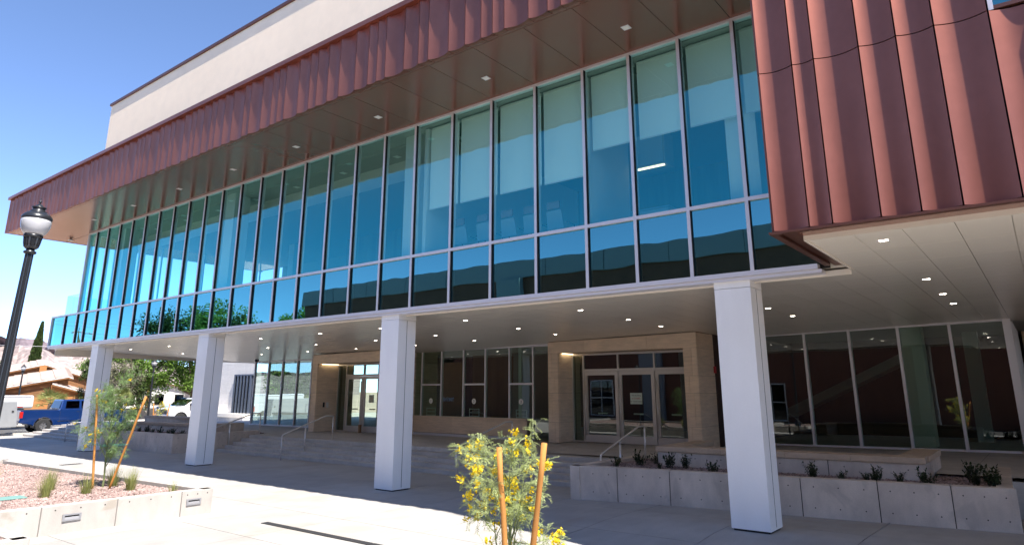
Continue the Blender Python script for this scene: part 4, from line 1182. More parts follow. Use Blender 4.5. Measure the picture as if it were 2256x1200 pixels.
def sapling(seed, h, spread, nbr, leafm, with_flowers, dens=1.0):
    """feathery desert tree: trunk, arching branches, compound leaves of fine leaflets"""
    r = random.Random(seed)
    tr, lf, fl = MB(), MB(), MB()
    def frond(p, d, L):
        # compound leaf: rachis with paired leaflets
        d = d.normalized()
        side = d.cross(Vector((0, 0, 1)))
        if side.length < 1e-3: side = Vector((1, 0, 0))
        side.normalize()
        n = 7
        q = Vector(p)
        for i in range(n):
            dd = (d + Vector((0, 0, -0.10 * i))).normalized()
            q2 = q + dd * L / n
            up = side.cross(dd)
            lf.add([q - up * 0.0012, q + up * 0.0012, q2 + up * 0.001, q2 - up * 0.001], [(0, 1, 2, 3)])
            for s in (-1, 1):
                ld = (side * s + dd * 0.7 + up * r.uniform(-0.3, 0.4)).normalized()
                leaf_quad(lf, q2, ld, up, L * 0.34 * r.uniform(0.7, 1.1), 0.006)
            q = q2
    def flower(p, n):
        for i in range(n):
            c = p + rnd_dir(r) * r.uniform(0.005, 0.045)
            nn = rnd_dir(r); a = nn.orthogonal().normalized(); b2 = nn.cross(a)
            R_ = r.uniform(0.011, 0.018)
            for k in range(5):
                th = 2 * pi * k / 5
                dirv = a * cos(th) + b2 * sin(th); prp = nn.cross(dirv)
                fl.add([c, c + dirv * R_ * 0.6 + prp * R_ * 0.45 + nn * 0.003, c + dirv * R_ + nn * 0.006, c + dirv * R_ * 0.6 - prp * R_ * 0.45 + nn * 0.003], [(0, 1, 2, 3)])
    def branch(p, d, L, rad, depth):
        pts = [Vector(p)]; d = Vector(d).normalized()
        n = 6
        for i in range(n):
            d = (d + rnd_dir(r) * 0.16 + Vector((0, 0, 0.05 if depth < 2 else -0.05))).normalized()
            pts.append(pts[-1] + d * L / n)
        tr.tube(pts, [rad * (1 - 0.75 * i / n) for i in range(n + 1)], 6 if depth < 2 else 4, caps=False)
        if depth < 3:
            kk = 4
            for k in range(kk):
                t = r.uniform(0.25 if depth else 0.35, 1.0)
                i = min(n - 1, int(t * n)); q = pts[i] + (pts[i + 1] - pts[i]) * (t * n - i)
                ax = rnd_dir(r); nd = (d * 0.6 + (ax - d * ax.dot(d)) * 0.9 + Vector((0, 0, 0.25))).normalized()
                branch(q, nd, L * r.uniform(0.40, 0.62), rad * 0.5, depth + 1)
        if depth >= 1:
            nl = int((6 if depth == 1 else 7) * dens)
            for k in range(nl):
                t = r.uniform(0.15, 1.0)
                i = min(n - 1, int(t * n)); q = pts[i] + (pts[i + 1] - pts[i]) * (t * n - i)
                ax = rnd_dir(r)
                frond(q, (d * 0.5 + ax + Vector((0, 0, 0.1))), r.uniform(0.07, 0.13))
        if with_flowers and depth >= 1 and r.random() < with_flowers * (1.4 if pts[-1].z > h * 0.45 else 0.6):
            for k in range(r.randint(1, 3)):
                flower(pts[-1 - r.randint(0, 2)] + rnd_dir(r) * 0.03, r.randint(5, 12))
    # trunk
    pts = [Vector((0, 0, 0))]
    for i in range(8):
        pts.append(pts[-1] + Vector((r.uniform(-0.02, 0.02), r.uniform(-0.02, 0.02), h * 0.75 / 8)))
    tr.tube(pts, [0.022 - 0.0016 * i for i in range(9)], 8)
    for k in range(nbr):
        t = 0.30 + 0.70 * (k + r.random() * 0.5) / nbr
        i = min(7, int(t * 8)); q = pts[i]
        a = k * 2.4 + r.uniform(-0.4, 0.4)
        el = 0.35 + 0.8 * t
        d = Vector((cos(a) * spread, sin(a) * spread, el))
        branch(q, d, h * r.uniform(0.26, 0.42) * (0.55 + 0.55 * t if t < 0.8 else 0.85), 0.011, 1)
    return tr, lf, fl

def place_sapling(name, label, loc, seed, h, spread, nbr, leafm, flowers, dens=1.0, group='flowering saplings'):
    t = thing(name, label, 'tree', loc, group)
    tr, lf, fl = sapling(seed, h, spread, nbr, leafm, flowers, dens)
    for nm, mb_, mm in (('trunk', tr, M['stem']), ('crown', lf, leafm), ('flowers', fl, M['flower'])):
        if not mb_.f: continue
        me = bpy.data.meshes.new(nm); me.from_pydata([tuple(v) for v in mb_.v], [], mb_.f)
        link(nm, me, mm, t)
    return t

def stake(p0, p1, label, r=0.024):
    m = MB()
    p0, p1 = Vector(p0), Vector(p1)
    n = 8
    pts = [p0 + (p1 - p0) * i / n + Vector((random.uniform(-.004, .004), random.uniform(-.004, .004), 0)) for i in range(n + 1)]
    m.tube(pts, [r * random.uniform(0.94, 1.05) for _ in pts], 12)
    o = m.build('wooden_stake', M['stake'], None, True)
    return tag(o, label, 'stake', 'wooden tree stakes')
def tie(a, b_, c, label):
    t = MB()
    for i in range(2):
        p = [Vector(a), (Vector(a) + Vector(b_)) / 2 + Vector((0, 0, -0.03 + 0.03 * i)), Vector(b_) + Vector((0, 0, 0.02 * i))]
        t.tube(p, 0.0035, 5)
    ring = [Vector(a) + Vector((0.036 * cos(q * pi / 4), 0.036 * sin(q * pi / 4), 0.0)) for q in range(9)]
    t.tube(ring, 0.004, 5)
    return tag(t.build('tree_tie', M['tie']), label, 'tie')

# foreground sapling (its foot is below the picture)
place_sapling('flowering_sapling', 'yellow-flowered feathery sapling between two stakes at the centre foreground', (-3.84, 5.0, 0.0), 47, 2.0, 0.42, 11, M['feather'], 0.2, 0.8)
stake((-3.50, 4.58, -0.05), (-3.71, 4.60, 1.95), 'left orange stake of the centre foreground sapling')
stake((-3.66, 4.75, -0.05), (-3.35, 4.75, 1.99), 'right orange stake of the centre foreground sapling')
tie((-3.62, 4.59, 1.12), (-3.79, 5.0, 1.13), None, 'green tie wire on the left stake of the centre sapling')
tie((-3.48, 4.75, 1.16), (-3.79, 5.0, 1.10), None, 'green tie wire on the right stake of the centre sapling')
tp = MB().prism([(-4.5, 4.3), (-3.1, 4.3), (-3.1, 5.7), (-4.5, 5.7)], 0.002, 0.02)
tag(tp.build('tree_pit', M['soil']), kind='structure')
# left sapling in the planter
place_sapling('flowering_sapling', 'greener staked sapling with few yellow flowers in the left gravel planter', (-16.52, 6.82, 0.38), 12, 2.25, 0.46, 14, M['feather2'], 0.03, 1.1)
stake((-16.45, 6.60, 0.30), (-16.65, 6.50, 2.33), 'left wooden stake of the sapling in the gravel planter')
stake((-16.10, 6.76, 0.30), (-15.55, 7.05, 2.30), 'leaning right wooden stake of the sapling in the gravel planter')
tie((-16.55, 6.55, 1.30), (-16.52, 6.82, 1.25), None, 'green tie wire on the left stake in the gravel planter')
tie((-15.83, 6.90, 1.30), (-16.52, 6.82, 1.28), None, 'green tie wire on the leaning stake in the gravel planter')
# ------------------------------------------------------------------ street lamps
M['lamp_black'] = mat('lamp_black_paint', (0.018, 0.02, 0.024), 0.32, spec=0.6)
M['globe'] = mat('lamp_globe', (0.50, 0.50, 0.52), 0.22, spec=0.6)
def lamp_parts(t):
    n = 40
    def L(name, prof, m, fl=0.0, nn=32):
        mb = MB().lathe(prof, nn, (0, 0, 0), fl)
        me = bpy.data.meshes.new(name); me.from_pydata(mb.v, [], mb.f)
        link(name, me, m, t, smooth=(fl == 0))
    L('base', [(0.22, 0), (0.22, 0.10), (0.19, 0.14), (0.17, 0.5), (0.14, 0.62), (0.10, 0.70), (0.085, 0.75)], M['lamp_black'])
    L('pole', [(0.082, 0.74), (0.066, 3.2), (0.058, 4.55)], M['lamp_black'], 0.10, 32)
    L('collar', [(0.06, 4.53), (0.088, 4.55), (0.088, 4.575), (0.06, 4.59), (0.06, 4.63)], M['lamp_black'])
    L('capital', [(0.075, 4.62), (0.105, 4.65), (0.105, 4.66), (0.115, 4.70), (0.125, 4.78), (0.128, 4.80)], M['lamp_black'], 0.08, 36)
    L('globe_fitter', [(0.13, 4.80), (0.135, 4.82), (0.135, 4.84), (0.12, 4.85)], M['lamp_black'])
    L('globe', [(0.115, 4.845), (0.15, 4.87), (0.185, 4.93), (0.205, 5.00), (0.21, 5.06), (0.207, 5.10)], M['globe'])
    L('hood', [(0.212, 5.098), (0.215, 5.12), (0.205, 5.155), (0.175, 5.19), (0.13, 5.215), (0.115, 5.225), (0.122, 5.235), (0.09, 5.25), (0.085, 5.285), (0.10, 5.295), (0.10, 5.31), (0.06, 5.32), (0.045, 5.345), (0.025, 5.36), (0.012, 5.37)], M['lamp_black'])
    L('finial', [(0.012, 5.365), (0.010, 5.385), (0.026, 5.40), (0.010, 5.415), (0.006, 5.46)], M['lamp_black'], 0, 12)
lp = thing('street_lamp', 'black fluted street lamp with acorn globe in the left foreground', 'street lamp', (-12.605, 3.476, 0), 'acorn street lamps')
lamp_parts(lp)
zv = Vector((0.28 * 0.030, 0.96 * 0.030, 1)).normalized()
lp.rotation_mode = 'QUATERNION'
lp.rotation_quaternion = Vector((0, 0, 1)).rotation_difference(zv)
KIDS[lp.name] = children(lp)
for (x, y, s, lb) in ((-57.65, 17.4, 0.80, 'grey acorn street lamp in front of the brown house'), (-50.5, 23.2, 0.87, 'black acorn street lamp before the green trees behind the columns'), (-27.5, -8.9, 0.9, 'black acorn street lamp in front of the brick building, seen only in reflections')):
    c = copy_tree(lp)
    c.rotation_mode = 'XYZ'; c.rotation_euler = (0, 0, 0)
    c.location = (x, y, 0); c.scale = (s, s, s); c['label'] = lb
for (x, y, s, lb) in ((-88, -9.0, 1.8, None),):
    pass

# ------------------------------------------------------------------ vehicles
M['blue_paint'] = mat('blue_car_paint', (0.006, 0.035, 0.16), 0.25, metal=0.35, coat=1.0)
M['white_paint'] = mat('white_car_paint', (0.72, 0.72, 0.72), 0.3, coat=0.8)
M['tyre'] = mat('tyre_rubber', (0.025, 0.025, 0.026), 0.85)
M['rim'] = mat('wheel_rim', (0.6, 0.6, 0.62), 0.25, metal=0.9)
M['chrome'] = mat('chrome', (0.7, 0.7, 0.72), 0.12, metal=1.0)
M['tail'] = mat('tail_light', (0.45, 0.015, 0.012), 0.25)
M['head'] = mat('head_light', (0.7, 0.72, 0.75), 0.15)
M['trim'] = mat('black_trim', (0.02, 0.02, 0.022), 0.5)
def pickup(label, paint, loc, yaw, group='parked pickups'):
    t = thing('pickup_truck', label, 'pickup', (0, 0, 0), group)
    W2 = 0.98
    def arch(cx, r, n=9):
        return [(cx - r * cos(pi * i / n), 0.42 + r * sin(pi * i / n)) for i in range(n + 1)]
    prof = [(0.05, 0.62)] + [(0.70, 0.50)] + arch(1.30, 0.50) + [(1.95, 0.44), (4.1, 0.44)] + arch(4.95, 0.50) + [(5.75, 0.48), (5.86, 0.62), (5.86, 1.12), (5.70, 1.24), (4.55, 1.36), (2.06, 1.36), (2.04, 1.32), (0.06, 1.32)]
    m = MB()
    n = len(prof)
    vs = [(x, -W2, z) for x, z in prof] + [(x, W2, z) for x, z in prof]
    m.add(vs, [tuple(range(n)), tuple(reversed(range(n, 2 * n)))] + [(i, n + i, n + (i + 1) % n, (i + 1) % n) for i in range(n)])
    body = m.build('body', paint, t, bevel=0.035)
    m = MB()
    lo = [(2.06, 0.93, 1.36), (4.62, 0.93, 1.36)]
    m.hexa([(2.06, -0.95, 1.34), (4.72, -0.95, 1.34), (4.72, 0.95, 1.34), (2.06, 0.95, 1.34), (2.22, -0.76, 1.93), (3.80, -0.76, 1.93), (3.80, 0.76, 1.93), (2.22, 0.76, 1.93)])
    cabp = m.build('cab', paint, t, bevel=0.05)
    m = MB()
    for s in (-1, 1):
        def P(x, f):  # point on slanted side, f 0..1 up
            return (x, s * (0.955 - 0.19 * f), 1.34 + 0.59 * f)
        for (a0, a1, b0, b1) in ((2.36, 3.12, 2.42, 3.12), (3.24, 4.36, 3.24, 3.72)):
            q = [P(a0, .12), P(a1, .12), P(b1, .86), P(b0, .86)]
            m.add([(x, y + s * 0.004, z) for x, y, z in q], [(0, 1, 2, 3)])
    m.add([(4.725, -0.86, 1.40), (4.725, 0.86, 1.40), (3.87, 0.70, 1.88), (3.87, -0.70, 1.88)], [(0, 1, 2, 3)])
    m.add([(2.05, -0.8, 1.42), (2.05, 0.8, 1.42), (2.19, 0.66, 1.86), (2.19, -0.66, 1.86)], [(0, 1, 2, 3)])
    m.build('window', M['car_glass'], t)
    MB().box(0.10, 2.0, -0.84, 0.84, 1.321, 1.35).build('bed_cover', M['trim'], t)
    for (x, y) in ((1.30, -1), (1.30, 1), (4.95, -1), (4.95, 1)):
        w_ = MB()
        prof_w = [(0.20, -0.13), (0.38, -0.13), (0.415, -0.08), (0.415, 0.08), (0.38, 0.13), (0.20, 0.13)]
        k = 20
        for i in range(k):
            a0, a1 = 2 * pi * i / k, 2 * pi * (i + 1) / k
            for (r0, y0), (r1, y1) in zip(prof_w, prof_w[1:] + prof_w[:1]):
                w_.quad((x + r0 * cos(a0), y * 0.86 + y0, 0.415 + r0 * sin(a0)), (x + r0 * cos(a1), y * 0.86 + y0, 0.415 + r0 * sin(a1)), (x + r1 * cos(a1), y * 0.86 + y1, 0.415 + r1 * sin(a1)), (x + r1 * cos(a0), y * 0.86 + y1, 0.415 + r1 * sin(a0)))
        wh = w_.build('wheel', M['tyre'], t)
        rm = MB().disc((x, y * 0.86 + y * 0.05, 0.415), (0, y, 0), 0.22, 16)
        for i in range(6):
            a = 2 * pi * i / 6
            d = Vector((cos(a), 0, sin(a))); pd = Vector((-sin(a), 0, cos(a)))
            c0 = Vector((x, y * (0.86 + 0.10), 0.415))
            rm.add([c0 + pd * 0.03, c0 - pd * 0.03, c0 + d * 0.22 - pd * 0.045, c0 + d * 0.22 + pd * 0.045], [(0, 1, 2, 3)])
        ri = MB()
        for i in range(16):
            a0, a1 = 2 * pi * i / 16, 2 * pi * (i + 1) / 16
            rm.quad((x + .2 * cos(a0), y * .97, .415 + .2 * sin(a0)), (x + .2 * cos(a1), y * .97, .415 + .2 * sin(a1)), (x + .245 * cos(a1), y * .985, .415 + .245 * sin(a1)), (x + .245 * cos(a0), y * .985, .415 + .245 * sin(a0)))
        rm.build('rim', M['rim'], wh)
    MB().box(-0.10, 0.06, -0.95, 0.95, 0.52, 0.72).build('rear_bumper', M['chrome'], t, bevel=0.03)
    MB().box(5.84, 5.98, -0.96, 0.96, 0.48, 0.74).build('front_bumper', M['chrome'], t, bevel=0.04)
    MB().box(5.861, 5.88, -0.6, 0.6, 0.78, 1.12).build('grille', M['trim'], t)
    for s in (-1, 1):
        MB().box(0.03, 0.20, s * 0.90 - 0.085, s * 0.90 + 0.085, 0.88, 1.26).build('tail_light', M['tail'], t, bevel=0.02)
        MB().box(5.72, 5.875, s * 0.80 - 0.14, s * 0.80 + 0.14, 0.86, 1.08).build('head_light', M['head'], t, bevel=0.02)
        MB().box(4.25, 4.40, s * 1.10 - 0.10, s * 1.10 + 0.10, 1.36, 1.58).build('mirror', M['trim'], t, bevel=0.03)
        MB().box(2.0, 4.15, s * 0.983 - 0.003, s * 0.983 + 0.006, 0.66, 0.70).build('side_moulding', M['chrome'], t)
        MB().box(2.98, 3.12, s * 0.985 - 0.004, s * 0.985 + 0.012, 1.20, 1.225).build('door_handle', M['trim'], t)
        MB().box(3.85, 3.99, s * 0.985 - 0.004, s * 0.985 + 0.012, 1.20, 1.225).build('door_handle', M['trim'], t)
        for xx in (2.1, 3.17, 4.2):
            MB().box(xx, xx + 0.012, s * 0.981 - 0.003, s * 0.981 + 0.003, 0.52, 1.33).build('door_gap', M['trim'], t)
    t.location = loc
    t.rotation_euler = (0, 0, yaw)
    return t
pickup('dark blue pickup truck with chrome wheels parked at far left', M['blue_paint'], (-48.9, 14.68, 0.0), radians(88))
pickup('white pickup truck parked behind the second column under the trees', M['white_paint'], (-52.6, 31.2, 0.0), radians(-92))
pickup('dark pickup mostly hidden behind the street lamp and handrail', M['blue_paint'], (-56.9, 33.0, 0.0), radians(-92), 'parked pickups')
M['parapet_early'] = mat('dull_aluminium', (0.34, 0.35, 0.36), 0.5, metal=0.3, noise=[(3, 0.06, None)])
# trailers
tl = thing('cargo_trailer', 'white boxy cargo trailer parked behind the blue pickup', 'trailer', (-54.5, 10, 0))
MB().box(-55.9, -53.9, 6.2, 17.2, 1.32, 2.16).build('upper_body', M['white_paint'], tl, bevel=0.12)
MB().box(-55.9, -53.9, 6.2, 13.6, 0.55, 1.40).build('lower_body', M['white_paint'], tl, bevel=0.06)
MB().box(-53.905, -53.88, 6.4, 17.0, 2.06, 2.10).build('roof_rail', M['alu'], tl)
for k in range(6):
    MB().box(-53.90, -53.88, 12.0 + k * 0.85, 12.35 + k * 0.85, 1.40, 1.45).build('reflector', M['tail'], tl)
for y in (9.2, 10.2):
    MB().tube([(-54.2, y, 0.38), (-53.85, y, 0.38)], 0.38, 16).build('wheel', M['tyre'], tl)
MB().box(-55.2, -54.6, 15.2, 16.9, 0.9, 1.31).build('gooseneck', M['trim'], tl)
t2 = thing('utility_trailer', 'plain aluminium box trailer end with latch at the far left edge', 'trailer', (-47.3, 13, 0))
MB().hexa([(-47.55, 10.2, 0.45), (-46.4, 10.2, 0.45), (-46.4, 14.15, 0.47), (-47.55, 14.15, 0.47), (-47.55, 10.2, 1.86), (-46.4, 10.2, 1.86), (-46.4, 14.0, 1.86), (-47.55, 14.0, 1.86)]).build('body', M['parapet_early'], t2, bevel=0.02)
MB().box(-46.399, -46.385, 10.3, 10.34, 0.5, 1.82).build('edge_trim', M['steel'], t2)
MB().box(-46.399, -46.37, 13.8, 13.9, 1.28, 1.36).build('latch', M['trim'], t2)
for y in (11.2,):
    MB().tube([(-47.5, y, 0.33), (-46.45, y, 0.33)], 0.33, 16).build('wheel', M['tyre'], t2)
MB().tube([(-47.0, 14.1, 0.45), (-47.4, 15.0, 0.42)], 0.04, 6).build('tow_bar', M['trim'], t2)

# ------------------------------------------------------------------ houses beyond the street
M['siding'] = mat('brown_siding', (0.22, 0.105, 0.042), 0.85, noise=[(2.5, 0.22, (0.6, 0.6, 6)), (9, 0.15, (0.5, 0.5, 5))])
M['orange_wall'] = mat('orange_stucco', (0.36, 0.165, 0.055), 0.9, noise=[(2, 0.08, None)])
M['rooftile'] = mat('pale_roof_tile', (0.40, 0.31, 0.265), 0.85, noise=[(4, 0.15, None)])
M['whitewash'] = mat('white_house_paint', (0.66, 0.65, 0.62), 0.85)
M['greywall'] = mat('grey_house_wall', (0.42, 0.40, 0.38), 0.9)
M['trimwhite'] = mat('white_fascia', (0.75, 0.74, 0.72), 0.6)
class Frame:
    def __init__(s, o, u):
        s.o = Vector((o[0], o[1], 0)); s.u = Vector((u[0], u[1], 0)).normalized(); s.n = Vector((s.u.y, -s.u.x, 0))   # n towards the camera
    def __call__(s, a, b_, z): return s.o + s.u * a + s.n * b_ + Vector((0, 0, z))
def gable(F, t, u0, um, u1, n0, n1, ze0, zr, ze1, wallm, z0=0.0, over=0.35, rows=9, wname='wall', lift=0.0):
    m = MB()
    pr = [(u0, z0), (u1, z0), (u1, ze1), (um, zr), (u0, ze0)]
    a = [F(x, n0, z) for x, z in pr]; b_ = [F(x, n1, z) for x, z in pr]
    k = 5
    m.add(a + b_, [tuple(range(k)), tuple(reversed(range(k, 2 * k)))] + [(i, k + i, k + (i + 1) % k, (i + 1) % k) for i in range(k)])
    m.build(wname, wallm, t)
    for (ua, za, ub, zb) in ((um, zr, u0, ze0), (um, zr, u1, ze1)):
        if abs(ua - ub) < 0.05: continue
        s = 1 if ub > ua else -1
        sl = (zb - za) / (ub - ua)
        ub2 = ub + s * over; zb2 = za + sl * (ub2 - ua)
        rf = MB()
        for r_ in range(rows):
            f0, f1 = r_ / rows, (r_ + 1) / rows
            x0, x1 = ua + (ub2 - ua) * f0, ua + (ub2 - ua) * f1
            zz0, zz1 = za + (zb2 - za) * f0 + 0.10, za + (zb2 - za) * f1 + 0.10
            rf.hexa([F(x0, n0 - over, zz0 + lift), F(x1, n0 - over, zz1 + 0.05 + lift), F(x1, n1 + over, zz1 + 0.05), F(x0, n1 + over, zz0), F(x0, n0 - over, zz0 + 0.05 + lift), F(x1, n0 - over, zz1 + 0.12 + lift), F(x1, n1 + over, zz1 + 0.12), F(x0, n1 + over, zz0 + 0.05)])
        ro = rf.build('roof', M['rooftile'], t)
        fb = MB().hexa([F(ua, n1 + over, za - 0.10), F(ub2, n1 + over, zb2 - 0.10), F(ub2, n1 + over + 0.04, zb2 - 0.10), F(ua, n1 + over + 0.04, za - 0.10), F(ua, n1 + over, za + 0.12), F(ub2, n1 + over, zb2 + 0.12), F(ub2, n1 + over + 0.04, zb2 + 0.12), F(ua, n1 + over + 0.04, za + 0.12)])
        fb.build('fascia_board', M['siding'], ro)
        fb = MB().hexa([F(ua, n1 + over + 0.04, za + 0.04), F(ub2, n1 + over + 0.04, zb2 + 0.04), F(ub2, n1 + over + 0.06, zb2 + 0.04), F(ua, n1 + over + 0.06, za + 0.04), F(ua, n1 + over + 0.04, za + 0.12), F(ub2, n1 + over + 0.04, zb2 + 0.12), F(ub2, n1 + over + 0.06, zb2 + 0.12), F(ua, n1 + over + 0.06, za + 0.12)])
        fb.build('drip_edge', M['trimwhite'], ro)
h = thing('brown_house', 'brown wood-sided house with stepped gable roofs behind the blue pickup', 'house', (-82, 26.8, 0))
F = Frame((-82, 26.8), (0.28, 0.96))
gable(F, h, -5.3, -0.2, 3.9, -10, 0, 3.75, 5.05, 3.72, M['siding'], lift=0.85)
gable(F, h, -7.5, 1.55, 1.6, 0.1, 8.5, 1.75, 3.68, 3.66, M['siding'], lift=1.05)
gable(F, h, 0.3, 0.35, 3.5, 0.1, 9.0, 3.0, 3.02, 2.10, M['orange_wall'], lift=0.4)
MB().hexa([F(-7.0, 9.2, 0), F(3.4, 9.2, 0), F(3.4, 9.5, 0), F(-7.0, 9.5, 0), F(-7.0, 9.2, 1.72), F(3.4, 9.2, 2.0), F(3.4, 9.5, 2.0), F(-7.0, 9.5, 1.72)]).build('front_wall', M['orange_wall'], h)
MB().hexa([F(-0.62, 0.02, 2.5), F(0.0, 0.02, 2.5), F(0.0, 0.6, 2.5), F(-0.62, 0.6, 2.5), F(-0.62, 0.02, 5.0), F(0.0, 0.02, 5.0), F(0.0, 0.6, 5.0), F(-0.62, 0.6, 5.0)]).build('chimney', M['orange_wall'], h)
wd = MB().hexa([F(1.1, 9.51, 0.95), F(2.5, 9.51, 0.95), F(2.5, 9.56, 0.95), F(1.1, 9.56, 0.95), F(1.1, 9.51, 1.62), F(2.5, 9.51, 1.62), F(2.5, 9.56, 1.62), F(1.1, 9.56, 1.62)]).build('window', M['trimwhite'], h)
h2 = thing('white_house', 'white and grey house half hidden behind the green trees', 'house', (-80, 40, 0))
F2 = Frame((-78.5, 37.0), (0.40, 0.92))
gable(F2, h2, -4.5, 0.0, 4.5, -8, 0, 2.5, 3.4, 2.5, M['whitewash'])
gable(F2, h2, 3.0, 6.5, 10, -6, 3.0, 2.8, 4.2, 2.8, M['whitewash'])
for a in (-3.2, -0.4, 1.6, 4.2, 7.0):
    nn_ = 0.02 if a < 2.4 else 3.02
    MB().hexa([F2(a, nn_, 1.0), F2(a + 0.9, nn_, 1.0), F2(a + 0.9, nn_ + 0.04, 1.0), F2(a, nn_ + 0.04, 1.0), F2(a, nn_, 2.1), F2(a + 0.9, nn_, 2.1), F2(a + 0.9, nn_ + 0.04, 2.1), F2(a, nn_ + 0.04, 2.1)]).build('window', M['car_glass'], h2)
gw = MB()
fw_ = thing('garden_wall', 'low tan block wall in front of the white house', 'wall', (-68, 30, 0))
for k in range(14):
    Fw = Frame((-66.5, 27.0), (0.34, 0.94))
    MB().hexa([Fw(-3 + k * 1.0, 0, 0), Fw(-3 + k * 1.0 + 0.985, 0, 0), Fw(-3 + k * 1.0 + 0.985, 0.2, 0), Fw(-3 + k * 1.0, 0.2, 0), Fw(-3 + k * 1.0, 0, 0.95), Fw(-3 + k * 1.0 + 0.985, 0, 0.95), Fw(-3 + k * 1.0 + 0.985, 0.2, 0.95), Fw(-3 + k * 1.0, 0.2, 0.95)]).build('wall_panel', M['walk'], fw_)

# ------------------------------------------------------------------ trees beyond
M['leaf_green'] = leaf_mat('cottonwood_leaf', (0.10, 0.20, 0.03), 0.5, 0.45, alt=(0.27, 0.43, 0.085))
M['leaf_dark'] = leaf_mat('evergreen_leaf', (0.03, 0.06, 0.016), 0.45, 0.2, alt=(0.085, 0.13, 0.03))
M['leaf_olive'] = leaf_mat('grey_olive_leaf', (0.11, 0.12, 0.065), 0.4, 0.25, alt=(0.24, 0.23, 0.15))
M['leaf_palm'] = leaf_mat('palm_leaf', (0.22, 0.28, 0.07), 0.4, 0.35, alt=(0.42, 0.44, 0.17))
M['bark'] = mat('bark', (0.10, 0.075, 0.055), 0.9, noise=[(6, 0.25, (1, 1, 0.3))])
M['twig'] = mat('grey_twig', (0.20, 0.165, 0.14), 0.9)
def tree(name, label, x, y, trunk_h, cz, rx, rz, leafm, seed, n=5200, leaf=0.22, clumps=46, group=None, bark=None, twigs=False):
    r = random.Random(seed)
    t = thing(name, label, 'tree', (x, y, 0), group)
    tr, lf = MB(), MB()
    base = Vector((x, y, -0.05)); fork = Vector((x, y, trunk_h))
    tr.tube([base, (base + fork) / 2 + Vector((0.1, 0.05, 0)), fork], [rx * 0.085, rx * 0.07, rx * 0.06], 8)
    cl = []
    for k in range(clumps):
        d = rnd_dir(r)
        f = r.uniform(0.35, 1.0) ** 0.6
        c = Vector((x + d.x * rx * f, y + d.y * rx * f, cz + d.z * rz * f + r.uniform(-.2, .2)))
        cl.append((c, r.uniform(0.16, 0.34) * rx))
        if k % 3 == 0:
            mid = (fork + c) / 2 + rnd_dir(r) * 0.2 * rx
            tr.tube([fork, mid, c], [rx * 0.035, rx * 0.02, rx * 0.006], 5)
            if twigs:
                for q in range(6):
                    tr.tube([mid, c + rnd_dir(r) * rx * 0.4], [rx * 0.008, rx * 0.002], 4)
    per = n // clumps
    for c, cr in cl:
        for k in range(per):
            d = rnd_dir(r)
            p = c + d * cr * (r.random() ** 0.45)
            leaf_quad(lf, p, rnd_dir(r) + Vector((0, 0, -0.3)), Vector((r.random(), r.random(), 1)), leaf * r.uniform(0.6, 1.3), leaf * 0.6)
    tr.build('trunk', bark or M['bark'], t)
    lf.build('crown', leafm, t)
    return t
tree('cottonwood_tree', 'bright green spreading tree with dark forked trunk behind the second column', -63.5, 33.0, 2.1, 5.4, 3.6, 3.0, M['leaf_green'], 1, 17000, 0.24, 90, 'trees across the street')
tree('cottonwood_tree', 'green tree left of the far street lamp under the soffit', -65.5, 29.0, 2.0, 4.6, 2.9, 2.9, M['leaf_green'], 2, 13000, 0.22, 70, 'trees across the street')
tree('olive_tree', 'grey-green twiggy tree right of the brown house', -63.0, 25.9, 1.2, 3.1, 1.9, 2.1, M['leaf_olive'], 3, 5000, 0.15, 50, 'trees across the street', M['twig'], True)
tree('shade_tree', 'dark green tree right against the brown house eaves', -70.5, 27.0, 1.0, 3.0, 1.5, 2.6, M['leaf_dark'], 4, 5000, 0.18, 40, 'trees across the street')
tree('shade_tree', 'round green shrub tree low under the palm-side wall', -63.4, 28.2, 0.8, 1.9, 1.4, 1.1, M['leaf_dark'], 5, 1800, 0.17, 26, 'trees across the street')
for i, (x, y, z, r_, lb) in enumerate([(-128, 33, 6.0, 3.2, 'rounded light green tree behind the brown house roof at left'), (-118, 44, 5.2, 2.8, 'small green tree behind the right slope of the brown roof'), (-108, 43, 3.8, 2.2, 'low green tree right of the brown roof ridge'), (-135, 27.5, 6.5, 3.5, 'green tree at the left edge behind the lamp post')]):
    tree('distant_tree', lb, x, y, 1.5, z, r_, r_ * 0.8, M['leaf_green'] if i else M['leaf_olive'], 20 + i, 1500, 0.35, 24, 'distant trees')
# cypress
r = random.Random(5)
cy = thing('cypress_tree', 'tall narrow dark cypress rising behind the brown house', 'tree', (-100.5, 31.1, 0))
lf = MB()
for k in range(7000):
    f = r.random() ** 0.8
    zz = 1.0 + 9.9 * f
    rad = 1.15 * (1 - f) ** 0.75 * (0.93 + 0.07 * sin(zz * 5.1 + 3 * sin(zz))) * sqrt(r.uniform(0.3, 1))
    a = r.uniform(0, 2 * pi)
    leaf_quad(lf, Vector((-100.5 + rad * cos(a), 31.1 + 0.12 * f * 4 + rad * sin(a), zz)), Vector((cos(a) * 0.4, sin(a) * 0.4, 1)), rnd_dir(r), 0.32, 0.13)
lf.build('crown', M['leaf_dark'], cy)
MB().tube([(-100.5, 31.1, -0.05), (-100.5, 31.3, 9)], [0.25, 0.04], 8).build('trunk', M['bark'], cy)
